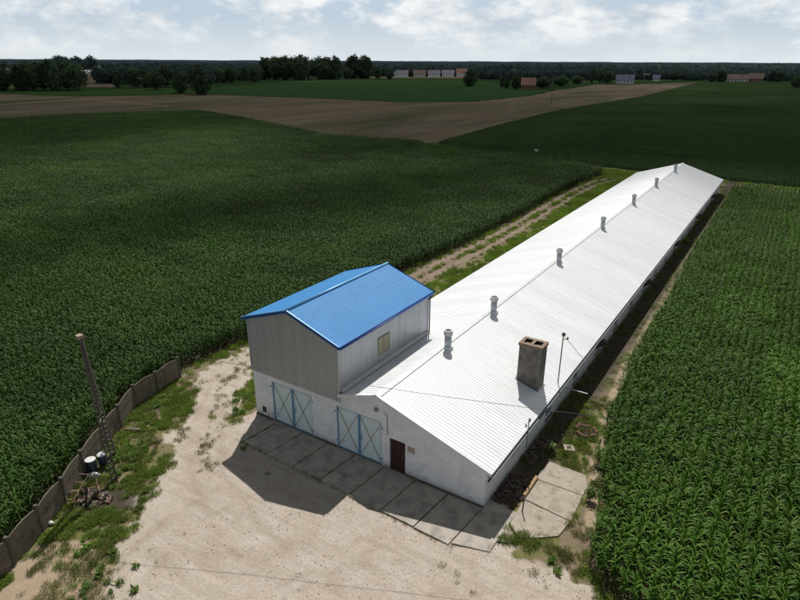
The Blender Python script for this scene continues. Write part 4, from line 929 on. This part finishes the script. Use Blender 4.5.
# scrap: welded tube frames lying on bricks
def frame_obj(label, cx, cy, rz, w_, l_, z_, tilt, material):
    t = MB(); r = .022
    P = [(-w_/2, -l_/2, 0), (w_/2, -l_/2, 0), (w_/2, l_/2, 0), (-w_/2, l_/2, 0)]
    for i in range(4): t.tube([P[i], P[(i+1) % 4]], r, 6)
    for k_ in (-.15, .18): t.tube([(-w_/2, l_*k_, 0), (w_/2, l_*k_, 0)], r*.8, 6)
    t.tube([P[0], (P[0][0], P[0][1], .45)], r, 6); t.tube([P[1], (P[1][0], P[1][1], .45)], r, 6)
    o = t.build('metal_frame', material); o.location = (cx, cy, z_); o.rotation_euler = (tilt, .1, rz); return tag(o, label, 'frame')
x_, y_ = gp(74, 492); frame_obj('faded pink tube frame leaning on the scrap pile nearest the fence', x_, y_, .55, .9, 1.6, .38, .22, M['pink_paint'])
x_, y_ = gp(84, 498); frame_obj('pinkish tube frame lying flat on the scrap pile in the middle', x_, y_, -.5, .8, 1.5, .22, -.12, M['pink_paint'])
x_, y_ = gp(91, 492); frame_obj('rusty tube frame on the far side of the scrap pile', x_, y_, 1.1, .7, 1.3, .26, .1, M['rust'])
def bricks(name, label, cx, cy, rx_, ry_, n, material, h=.18, keep=None):
    b_ = MB()
    for _ in range(n):
        a_ = random.uniform(0, 6.28); q_ = random.random()**.6; x0 = cx+math.cos(a_)*q_*rx_; y0 = cy+math.sin(a_)*q_*ry_
        if keep and not keep(x0, y0): continue
        Mx = Matrix.Translation((x0, y0, .03+random.random()*h*(1-q_))) @ Matrix.Rotation(random.uniform(0, 6.28), 4, 'Z') @ Matrix.Rotation(random.uniform(-.5, .5), 4, 'X')
        s_ = random.uniform(.6, 1.1); b_.box(-.125*s_, -.06*s_, -.035*s_, .125*s_, .06*s_, .035*s_, random.randrange(len(material)), Mx)
    return tag(b_.build(name, material), label, 'rubble', kind='stuff')
x_, y_ = gp(95, 498); bricks('rubble_heap', 'dark heap of brick rubble and soil under the scrap frames', x_, y_, 1.0, .65, 150, [M['brick'], M['dark'], M['wood'], M['concrete_dark']], .3)
x_, y_ = gp(514, 487); bricks('brick_rubble', 'broken red bricks and debris scattered in shade beside the hall corner', 16.75, 2.1, .9, 1.6, 250, [M['brick'], M['brick'], M['wood'], M['concrete_post'], M['dark']], .1, lambda a_, b_: 16.1 < a_ < 17.45 and .7 < b_)
x_, y_ = gp(533, 440); bricks('stone_debris', 'loose stones and brick bits at the foot of the right wall', 16.5, 6.2, .5, 1.6, 70, [M['brick'], M['concrete_post'], M['wood']], .05, lambda a_, b_: a_ > 16.12)
pk = MB(); pk.bar((17.42, 1.9, .1), (17.42, 3.7, .12), .16, .12); tag(pk.build('plank', M['orange_wood']), 'orange-brown timber along the edge of the pale concrete slabs', 'plank')
x0, y0 = gp(126, 430.5); x1, y1 = gp(141, 431.5); pk = MB(); pk.bar((x0, y0, .12), (x1, y1, .14), .14, .06); tag(pk.build('plank', M['wood']), 'dark wooden plank lying in the grass near the fence', 'plank')
x_, y_ = gp(585.5, 431.6); rg = thing('brick_ring', 'round ring of dark bricks set in the dry grass right of the hall', 'well', (x_, y_, 0)); b_ = MB()
for k_ in range(20):
    if k_ in (4, 11, 12, 17): continue
    a_ = 2*math.pi*k_/20+random.uniform(-.06, .06); Mx = Matrix.Rotation(a_, 4, 'Z') @ Matrix.Translation((.60+random.uniform(-.05, .07), 0, .02+random.random()*.06)) @ Matrix.Rotation(random.uniform(-.35, .35), 4, 'Z') @ Matrix.Rotation(random.uniform(-.25, .25), 4, 'X'); b_.box(-.105, -.105, -.08, .105, .105, .08, 0, Mx)
b_.build('brick_rim', M['brick'], rg)
b_ = MB()
for _ in range(90):
    a_ = random.uniform(0, 6.28); q_ = .5*random.random()**.5; Mx = Matrix.Translation((q_*math.cos(a_), q_*math.sin(a_), .04)) @ Matrix.Rotation(a_, 4, 'Z'); s_ = random.uniform(.03, .08); b_.box(-s_, -s_*.7, -.03, s_, s_*.7, .04, random.randrange(2), Mx)
o_ = b_.build('ash_filling', [M['dark'], M['brick']], rg)
x_, y_ = gp(569, 448.5); mh = thing('manhole', 'small square concrete inspection cover with a dark centre in the grass', 'manhole', (x_, y_, 0), rz=.5)
b_ = MB()
for q in ((-.3,-.3,.3,-.13),(-.3,.13,.3,.3),(-.3,-.13,-.13,.13),(.13,-.13,.3,.13)): b_.box(q[0], q[1], -.05, q[2], q[3], .07)
b_.build('collar', M['concrete_pale'], mh); b_ = MB(); b_.box(-.128, -.128, -.04, .128, .128, .03); b_.build('lid', M['rust'], mh)
for (u, v, label) in ((560, 448, 'short grey stake near the square inspection cover'), (598, 452, 'thin wooden stake beside the corn edge near the brick ring'), (522, 512, 'short dark stake standing on the slab joint by the hall corner')):
    x_, y_ = gp(u, v); s_ = MB(); s_.bar((x_, y_, -.1), (x_+.05, y_+.03, .95), .06); tag(s_.build('stake', M['wood']), label, 'stake')
# leafy young shrubs by the right-hand corn
def shrub(x_, y_, h_, label, n=160):
    t = thing('shrub', label, 'shrub', (x_, y_, 0)); rs = np.random.default_rng(int(abs(x_*100+y_*7)))
    pos = rs.normal(0, 1, (n, 3))*np.array([.16, .16, .22])*h_ + np.array([0, 0, .6*h_]); pos[:, 2] = np.clip(pos[:, 2], .1, None)
    v, q, a_ = leaf_batch(rs, pos, rs.uniform(0, 6.28, n), rs.uniform(.12, .22, n), rs.uniform(.05, .09, n), rs.uniform(-.2, 1, n), rs.uniform(.4, 1.5, n), 2)
    me = np_mesh('foliage', v, q, M['weed'], True); at = me.attributes.new('v', 'FLOAT', 'POINT'); at.data.foreach_set('value', a_.astype(np.float32)); link('foliage', me, t)
    s_ = MB()
    for k_ in range(5): a2 = k_*1.3; s_.tube([(0, 0, 0), (math.cos(a2)*.12*h_, math.sin(a2)*.12*h_, h_*.6)], [.018, .008], 5)
    s_.build('stem', M['bark'], t)
for u, v, h_, l_ in ((598, 462, 1.0, 'small bushy green shrub between the brick ring and the corn'), (551, 452, .55, 'low dark shrub at the shadow edge beside the hall'), (590, 500, .7, 'tiny shrub at the edge of the pale concrete slabs')):
    shrub(*gp(u, v), h_, l_)
# small white posts far along the headland
for i, (u, v) in enumerate(((779, 193.5), (796, 194.5), (536, 154), (537.5, 153.2))):
    pass
x_, y_ = gp(779, 194); hb = MB(); hb.tube([(x_, y_, .35), (x_+1.1, y_+.1, .35)], .35, 12); tag(hb.build('wrapped_bundle', M['bag']), 'small white wrapped bundle lying at the far end of the right corn', 'bundle')
x_, y_ = gp(795, 195); hb = MB(); hb.tube([(x_, y_, .3), (x_+.9, y_, .3)], .3, 12); tag(hb.build('wrapped_bundle', M['bag']), 'white wrapped bundle nearest the right edge of the photo', 'bundle')
x_, y_ = gp(536, 155); hb = MB(); hb.tube([(x_, y_, 0), (x_, y_, .95)], .06, 8); hb.box(x_-.45, y_-.08, .9, x_+.45, y_+.02, 1.35); tag(hb.build('white_board', M['lid']), 'tiny white marker board standing between the two green fields', 'board')

# ------------------------------------------------------------ distant trees
def tree_proto(seed, h=15, wd=9, material='tree', n_cl=64, lpc=52, ls=.62, trunk=.05):
    rs = np.random.default_rng(seed); t = thing('tree', 'x', 'tree')
    zc = h*(.5+trunk/2); cl = []
    while len(cl) < n_cl:
        p_ = rs.uniform(-1, 1, 3); r = np.linalg.norm(p_)
        if .35 < r < 1: cl.append(p_*np.array([wd/2, wd/2, h*(1-trunk)/2])*rs.uniform(.8, 1.1)+np.array([0, 0, zc]))
    cl = np.array(cl); C_ = np.repeat(cl, lpc, 0); n = len(C_); P = C_+rs.normal(0, 1, (n, 3))*wd*.085
    a = rs.normal(0, 1, (n, 3)); a /= np.linalg.norm(a, axis=1)[:, None]; b_ = np.cross(a, rs.normal(0, 1, (n, 3))); b_ /= np.linalg.norm(b_, axis=1)[:, None]
    s_ = rs.uniform(.6, 1.3, n)[:, None]*ls
    V = np.stack([P-a*s_, P-b_*s_*.6, P+a*s_, P+b_*s_*.6], 1).reshape(-1, 3)
    me = np_mesh('crown', V, np.arange(n*4).reshape(-1, 4), M[material]); at = me.attributes.new('v', 'FLOAT', 'POINT')
    tone = np.repeat(np.clip(np.repeat(rs.random(n_cl), lpc)*.6+rs.random(n)*.35, 0, 1), 4); at.data.foreach_set('value', tone.astype(np.float32))
    link('crown', me, t); tk = MB(); tk.tube([(0, 0, -.3), (.1, 0, h*.25), (0, .2, h*.6)], [h*.028, h*.02, h*.008], 8)
    for k_ in range(5): a_ = k_*1.256; tk.tube([(0, 0, h*(.25+.05*k_)), (math.cos(a_)*wd*.25, math.sin(a_)*wd*.25, h*(.45+.06*k_))], [h*.011, h*.004], 5)
    tk.build('trunk', M['bark'], t); return t
protos = [tree_proto(1, 15, 11), tree_proto(2, 15, 8.5), tree_proto(3, 15, 13, n_cl=80), tree_proto(4, 15, 7, n_cl=48)]
_used = set()
def put_tree(u, vb, h, label, group=None, k=None, wscale=1., jitter=0):
    k = random.randrange(4) if k is None else k; x_, y_ = gp(u, vb); x_ += random.uniform(-jitter, jitter); y_ += random.uniform(-jitter, jitter)
    s = h/15*random.uniform(.95, 1.05)
    if k not in _used:
        _used.add(k); o = protos[k]; o.location = (x_, y_, 0); o.rotation_euler.z = random.uniform(0, 6.28); o.scale = (s*wscale, s*wscale, s); o['label'] = label
        if group: o['group'] = group
        return o
    return dup(protos[k], (x_, y_, 0), random.uniform(0, 6.28), (s*wscale, s*wscale, s), label, group)
def hgt(v_top, v_base):  # height of something standing at v_base whose top shows at v_top
    return 21.07*(1-(v_top-60.8)/(v_base-60.8))
for i, u in enumerate((-6, 0, 6, 12, 18, 24, 30, 35, 40, 46, 52, 57, 62, 67, 72, 77)):
    put_tree(u, 90.4-.01*u+random.uniform(-.4, .6), hgt(random.uniform(64.5, 70) if u < 25 else random.uniform(62.8, 66), 90), 'tall dark tree in the dense row at the far left behind the brown field', 'trees in the row at the far left', jitter=5)
put_tree(119, 88.6, hgt(72, 88.6), 'slim dark tree standing alone right of the far left row', k=3, wscale=1.3)
put_tree(136, 88, hgt(70, 88), 'rounded tree first of the small cluster left of the lone round tree', k=1, wscale=1.3)
put_tree(147, 87.5, hgt(69, 87.5), 'rounded tree in the middle of the small cluster beside the field', k=0)
put_tree(156, 90, hgt(71.5, 90), 'dark spreading tree third in the small cluster beside the field', k=2)
put_tree(166, 87, hgt(67, 87), 'tallest tree at the right of the small cluster beside the field', k=1, wscale=1.3)
put_tree(181.5, 93, hgt(75.5, 93), 'small round tree just left of the lone big round tree', k=0, wscale=1.15)
put_tree(201.5, 94.2, hgt(67.8, 94.2), 'big round dark tree standing alone where brown field meets meadow', k=0, wscale=1.15)
for u in (264, 268, 273, 278, 283, 288, 293, 298, 303): put_tree(u, 79.6, hgt(58.3, 79.6), 'tall dense tree in the left block of the high grove on the skyline', 'trees of the left high grove', k=random.choice((0, 1, 2)), jitter=8)
for u in (309, 314, 319, 324, 329, 334): put_tree(u, 79.4, hgt(58.6, 79.4), 'tall dense tree in the right block of the high grove on the skyline', 'trees of the right high grove', k=random.choice((0, 2)), jitter=8)
for u in (350, 356, 362, 369): put_tree(u, 78.6, hgt(57.4, 78.6), 'tall tree in the high group right of the grove', 'high trees right of the grove', k=0, jitter=5)
for u in (215, 224, 233, 242, 250, 258): put_tree(u, 83-.04*(u-215), hgt(67.5, 82.5), 'medium dark tree in the row between the lone round tree and the grove', 'trees between lone tree and grove', jitter=8)
for u in (270, 286, 300, 318, 338, 346, 380, 388): put_tree(u, 79.3, hgt(68, 79.3), 'lower dark tree in front of the high grove at the meadow edge', 'low trees before the grove', jitter=5)
put_tree(470, 86.3, hgt(70.5, 86.3), 'dark round tree alone in the far green meadow', k=0, wscale=1.25)
for u, vb, vt in ((500, 87.6, 76), (507, 88.8, 78), (513, 88.8, 75.5), (519, 87.5, 74.5)): put_tree(u, vb, hgt(vt, vb), 'dark bushy tree in the clump left of the red-roofed farmhouse', 'trees left of the red-roofed farmhouse', jitter=3)
for u in (541, 549, 557, 565, 573): put_tree(u, 88-.12*(u-541), hgt(76.5, 87), 'dark low tree in the hedge right of the red-roofed farmhouse', 'hedge trees right of the red-roofed farmhouse', jitter=4, wscale=1.7, k=2)
for u, vb, vt in ((592, 83.5, 69), (600, 83.5, 71), (607, 83.6, 70)): put_tree(u, vb, hgt(vt, vb), 'dark tree left of the blue-roofed farmhouse on the right', 'trees left of the blue-roofed farmhouse')
for u, vb, vt in ((673, 80, 70), (712, 82.4, 72), (720, 82.4, 70)): put_tree(u, vb, hgt(vt, vb), 'dark tree between the brown field tip and the long farmhouse', 'trees left of the long farmhouse', wscale=1.2)
for u, vb, vt in ((771, 82.2, 69), (778, 82.4, 71)): put_tree(u, vb, hgt(vt, vb), 'dark rounded tree at the right end of the long farmhouse', 'trees right of the long farmhouse', wscale=1.2)
put_tree(795, 88.5, hgt(75, 88.5), 'dark tree at the right edge of the photo beside the green crop', k=2)
for k_ in range(4):
    if k_ not in _used: put_tree(805, 84, 12, 'dark tree beyond the right edge of the crop', k=k_)
# woods that read as one mass
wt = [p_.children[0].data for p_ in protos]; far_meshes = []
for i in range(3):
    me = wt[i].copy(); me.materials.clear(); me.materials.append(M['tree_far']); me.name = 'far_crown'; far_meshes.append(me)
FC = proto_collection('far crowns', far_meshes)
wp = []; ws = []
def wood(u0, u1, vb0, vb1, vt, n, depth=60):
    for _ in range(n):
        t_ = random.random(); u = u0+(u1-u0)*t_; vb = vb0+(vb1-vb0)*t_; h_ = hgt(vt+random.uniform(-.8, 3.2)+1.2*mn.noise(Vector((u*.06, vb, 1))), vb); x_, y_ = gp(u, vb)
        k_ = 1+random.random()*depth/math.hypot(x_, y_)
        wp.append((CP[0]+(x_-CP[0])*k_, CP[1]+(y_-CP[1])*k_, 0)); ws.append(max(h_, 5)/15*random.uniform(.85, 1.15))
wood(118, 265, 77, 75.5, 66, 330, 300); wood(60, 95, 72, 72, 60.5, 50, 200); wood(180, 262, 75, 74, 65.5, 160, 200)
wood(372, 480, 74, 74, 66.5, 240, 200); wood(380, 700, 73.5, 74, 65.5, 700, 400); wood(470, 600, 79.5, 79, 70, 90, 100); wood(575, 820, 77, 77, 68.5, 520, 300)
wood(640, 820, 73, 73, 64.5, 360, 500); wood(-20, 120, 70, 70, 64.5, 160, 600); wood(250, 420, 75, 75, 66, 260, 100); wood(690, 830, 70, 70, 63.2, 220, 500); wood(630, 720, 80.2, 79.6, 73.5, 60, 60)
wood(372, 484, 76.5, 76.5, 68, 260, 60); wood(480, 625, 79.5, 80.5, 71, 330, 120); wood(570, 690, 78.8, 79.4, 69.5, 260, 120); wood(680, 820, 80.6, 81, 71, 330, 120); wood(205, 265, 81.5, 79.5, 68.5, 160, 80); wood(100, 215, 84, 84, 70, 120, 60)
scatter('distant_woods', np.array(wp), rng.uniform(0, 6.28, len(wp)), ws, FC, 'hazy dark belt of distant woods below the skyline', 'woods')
# low horizon ridges, very far; haze is painted into their colours
for i, (dist, h_, c_) in enumerate(((2600, 17, (.10, .135, .155)), (4300, 21, (.15, .20, .24)), (8200, 26, (.26, .33, .38)))):
    hb = MB(); prev = None
    for k_ in range(361):
        a_ = R(-80+k_*.36); x_ = CP[0]+math.sin(a_)*dist; y_ = CP[1]+math.cos(a_)*dist
        z_ = h_*(.8+.16*mn.fractal(Vector((k_*.11+i*9, i*3., 0)), 1, 2, 4)); z_ = max(z_, 4) + random.uniform(0, 2.2)
        cur = ((x_, y_, -5), (x_, y_, z_))
        if prev: hb.face([prev[0], cur[0], cur[1], prev[1]])
        prev = cur
    tag(hb.build('hills', mat('hazy_hills', c_, tuple(q*.8 for q in c_), .01, 1, 0, 0, spec=.1)), kind='structure')

# ------------------------------------------------------------ distant houses
HM = dict(white=mat('far_white_wall', (.62, .63, .65), (.54, .55, .57), .5), cream=mat('far_cream_wall', (.46, .44, .41), (.40, .38, .35), .5), brick=mat('far_brick_wall', (.22, .11, .08), (.18, .09, .07), .5),
          grey=mat('far_grey_roof', (.15, .15, .165), (.12, .12, .135), .5), red=mat('far_red_roof', (.24, .12, .09), (.20, .10, .075), .5), brown=mat('far_brown_roof', (.14, .085, .07), (.11, .07, .055), .5), blue=mat('far_blue_roof', (.085, .10, .15), (.07, .085, .13), .5))
def house(u, vb, L_, D_, hw, hr, wall, roof, label, rz=0, group=None, name='house', nwin=4, cat='house'):
    x_, y_ = gp(u, vb); face = math.atan2(CP[1]-y_, CP[0]-x_)+math.pi/2 + rz
    t = thing(name, label, cat, (x_, y_, 0), group, face)
    b_ = MB(); b_.face([(-L_/2,-D_/2,0),(L_/2,-D_/2,0),(L_/2,-D_/2,hw),(-L_/2,-D_/2,hw)]); b_.face([(L_/2,D_/2,0),(-L_/2,D_/2,0),(-L_/2,D_/2,hw),(L_/2,D_/2,hw)])
    for s_ in (-1, 1): b_.face([(s_*L_/2,-D_/2*s_,0),(s_*L_/2,D_/2*s_,0),(s_*L_/2,D_/2*s_,hw),(s_*L_/2,0,hw+hr),(s_*L_/2,-D_/2*s_,hw)])
    b_.build('wall', HM[wall], t)
    r_ = MB(); e = .5
    for s_ in (-1, 1):
        k_ = hr/(D_/2); r_.face([(-L_/2-e, 0, hw+hr+.12), (L_/2+e, 0, hw+hr+.12), (L_/2+e, s_*(D_/2+e), hw-k_*e+.12), (-L_/2-e, s_*(D_/2+e), hw-k_*e+.12)])
        r_.face([(-L_/2-e, 0, hw+hr-.15), (L_/2+e, 0, hw+hr-.15), (L_/2+e, s_*(D_/2+e), hw-k_*e-.15), (-L_/2-e, s_*(D_/2+e), hw-k_*e-.15)])
    ro = r_.build('roof', HM[roof], t); c_ = MB(); c_.box(L_*.18, -.9, hw+hr*.5, L_*.18+.9, -.1, hw+hr+1.2); c_.build('chimney', HM['brick'], ro)
    for k_ in range(nwin):
        xw = -L_/2+L_*(k_+.5)/nwin; w_ = MB(); w_.box(xw-.6, -D_/2-.05, 1.0, xw+.6, -D_/2-.01, 2.3); w_.build('window', M['glass'], t)
    return t
house(402, 77.2, 17, 12, 4.6, 4.6, 'white', 'grey', 'pale house with a grey roof, leftmost of the far village row')
house(419.5, 77.2, 17, 12, 4.6, 4.8, 'cream', 'brown', 'house with a brownish roof, second from the left in the far village row')
house(434, 77.2, 17, 12, 4.4, 4.8, 'white', 'grey', 'house with a dark grey roof, third from the left in the far village row')
house(448, 77.2, 17, 12, 4.8, 4.8, 'white', 'grey', 'bright white house with a grey roof, fourth in the far village row')
house(461.5, 76.6, 15, 12, 4.8, 6.2, 'white', 'red', 'white house with a reddish roof just left above the lone meadow tree')
house(485.5, 76.6, 16, 11, 4.2, 5, 'cream', 'brown', 'low brownish house right of the lone meadow tree')
house(497, 77.2, 9, 8, 3.2, 4, 'white', 'grey', 'small grey-roofed house behind the trees near the red-roofed farmhouse')
house(514, 75, 10, 9, 4, 5, 'white', 'grey', 'white gabled house above the tree clump beside the red-roofed farmhouse', rz=1.2)
house(530, 77, 11, 9, 4, 5, 'white', 'grey', 'white gabled house directly behind the red-roofed farmhouse', rz=1.3)
house(545.5, 76.6, 9, 9, 4, 5, 'white', 'grey', 'white house with a dark roof right behind the red-roofed farmhouse', rz=1.2)
house(528, 89.4, 11, 9, 4.0, 5.0, 'brick', 'red', 'red-roofed brick farmhouse among dark trees, nearest to the brown field', cat='house')
house(624.5, 83.4, 18, 11, 3.6, 5.2, 'white', 'blue', 'farmhouse with a blue-grey roof at the tip of the brown field', nwin=5)
house(656, 81, 8, 8, 3.4, 3.6, 'white', 'blue', 'small white building right of the blue-roofed farmhouse')
house(647, 79.8, 9, 8, 3.4, 4, 'white', 'grey', 'tiny pale house between the blue-roofed farmhouse and the woods')
house(737, 82.2, 22, 10, 4.0, 4.6, 'cream', 'brown', 'long cream building, left half of the farm at the right horizon', nwin=6)
house(755, 82.2, 15, 10, 4.4, 5.4, 'brick', 'brown', 'darker brick building, right half of the farm at the right horizon', nwin=4)
house(790, 77, 24, 12, 4, 3, 'cream', 'brown', 'low tan building near the right edge below the skyline')
house(301, 79.6, 14, 9, 3.4, 3.6, 'white', 'grey', 'pale low house half hidden below the high grove')
house(339, 79.2, 5, 6, 5, 2, 'white', 'grey', 'narrow white building between the high grove and three tall trees', nwin=1)
house(396, 77.4, 5, 7, 4, 3, 'white', 'grey', 'tiny white house at the left end of the far village beside low trees', nwin=1)
house(108, 75.2, 26, 14, 4, 4, 'brick', 'brown', 'brown shed beside the pale arched greenhouse at the far left')
house(559, 79.5, 10, 8, 3.2, 3, 'white', 'grey', 'pale low outbuilding in the hedge left of the blue-roofed farmhouse')
# arched greenhouse
x_, y_ = gp(85, 75); gh = thing('greenhouse', 'pale arched greenhouse on the brown field beyond the far left trees', 'greenhouse', (x_, y_, 0), None, math.atan2(CP[1]-y_, CP[0]-x_)+math.pi/2+.5)
b_ = MB(); K = 12; Rr = 9; L_ = 24
pa = [(-math.cos(math.pi*k_/K)*Rr, math.sin(math.pi*k_/K)*Rr*.8) for k_ in range(K+1)]
for k_ in range(K): b_.face([(-L_/2, pa[k_][0], pa[k_][1]), (L_/2, pa[k_][0], pa[k_][1]), (L_/2, pa[k_+1][0], pa[k_+1][1]), (-L_/2, pa[k_+1][0], pa[k_+1][1])])
b_.build('cover', mat('pale_film', (.36, .40, .44), (.3, .34, .38), .5, .5), gh, True); b_ = MB()
for s_ in (-1, 1): b_.face([(s_*L_/2, p_[0], p_[1]) for p_ in pa])
b_.build('end_wall', HM['white'], gh)
# tiny upright marker far out on the stubble
x_, y_ = gp(551, 104); b_ = MB(); b_.tube([(x_, y_, 0), (x_, y_, 5.6)], .22, 8); tag(b_.build('marker_post', M['wood']), 'dark upright post standing in the far brown field', 'post')

# ------------------------------------------------------------ unseen clouds overhead, their density shaped to shade the far fields
m, nt, b, out = newmat('shade_cloud_sheet'); nt.nodes.remove(b)
tc = N(nt, 'ShaderNodeTexCoord'); P = N(nt, 'ShaderNodeNewGeometry').outputs['Position']
at = N(nt, 'ShaderNodeAttribute', attribute_name='dens').outputs['Fac']
tl = N(nt, 'ShaderNodeBsdfTranslucent'); tl.inputs[0].default_value = (.85, .87, .9, 1); df = N(nt, 'ShaderNodeBsdfDiffuse'); df.inputs[0].default_value = (.8, .8, .82, 1)
mm = N(nt, 'ShaderNodeMixShader'); mm.inputs[0].default_value = .4; nt.links.new(tl.outputs[0], mm.inputs[1]); nt.links.new(df.outputs[0], mm.inputs[2])
tp_ = N(nt, 'ShaderNodeBsdfTransparent'); ms = N(nt, 'ShaderNodeMixShader'); nt.links.new(at, ms.inputs[0]); nt.links.new(tp_.outputs[0], ms.inputs[1]); nt.links.new(mm.outputs[0], ms.inputs[2]); nt.links.new(ms.outputs[0], out.inputs[0])
CZ = 420; OX, OY = SUNV.x/SUNV.z*CZ, SUNV.y/SUNV.z*CZ
gx = np.arange(-1500, 900, 12.); gy = np.arange(-60, 1500, 12.); GX, GY = np.meshgrid(gx, gy); px = GX.ravel(); py = GY.ravel()
nf = fbm(px, py, .006, 4, 2.2)
# shade begins past the hall's far end; a lit opening remains over the left corn
front = np.interp(px, [-400, -200, -120, -60, -20, 5, 40, 200], [40, 30, 30, 45, 72, 92, 100, 110])
dn = smooth(-30, 45, py-front+nf*22)*.86
def el(cx_, cy_, sl, sw, ang):
    a_ = R(ang); u_ = (px-cx_)*math.cos(a_)+(py-cy_)*math.sin(a_); v_ = -(px-cx_)*math.sin(a_)+(py-cy_)*math.cos(a_)
    return np.exp(-(u_/sl)**2-(v_/sw)**2)
dn = dn*(1-.9*np.clip(el(-95, 62, 52, 24, 115)*1.3, 0, 1))
dk2 = el(-40, 34, 34, 11, 78) + .8*el(-24, 66, 30, 12, 80) + .62*el(5, 94, 50, 24, 0)
dn = np.maximum(dn, .74*np.clip(dk2*1.3+nf*.15*(dk2 > .1), 0, 1))
dn *= 1-.25*smooth(.0, .8, nf)
ed = smooth(0, 250, np.minimum.reduce([px+1500, 890-px, 1490-py]))
dn = dn*ed
zz_ = CZ+nf*6; V = np.stack([px+OX, py+OY, zz_], 1); nx, ny = len(gx), len(gy); ii = np.arange((ny-1)*(nx-1)); a = (ii//(nx-1))*nx + ii % (nx-1); F = np.stack([a, a+1, a+nx+1, a+nx], 1)
F = F[(dn[F] > .002).any(1)]; used, inv = np.unique(F, return_inverse=True)
me = np_mesh('shade_cloud', V[used], inv.reshape(-1, 4), m, True); q = me.attributes.new('dens', 'FLOAT', 'POINT'); q.data.foreach_set('value', dn[used].astype(np.float32)); tag(link('shade_cloud', me), kind='structure')

SC.view_settings.view_transform = 'Standard'; SC.view_settings.look = 'None'; SC.view_settings.exposure = 0; SC.view_settings.gamma = 1
SC.cycles.max_bounces = 6; SC.cycles.transparent_max_bounces = 8; SC.cycles.diffuse_bounces = 3; SC.cycles.glossy_bounces = 3
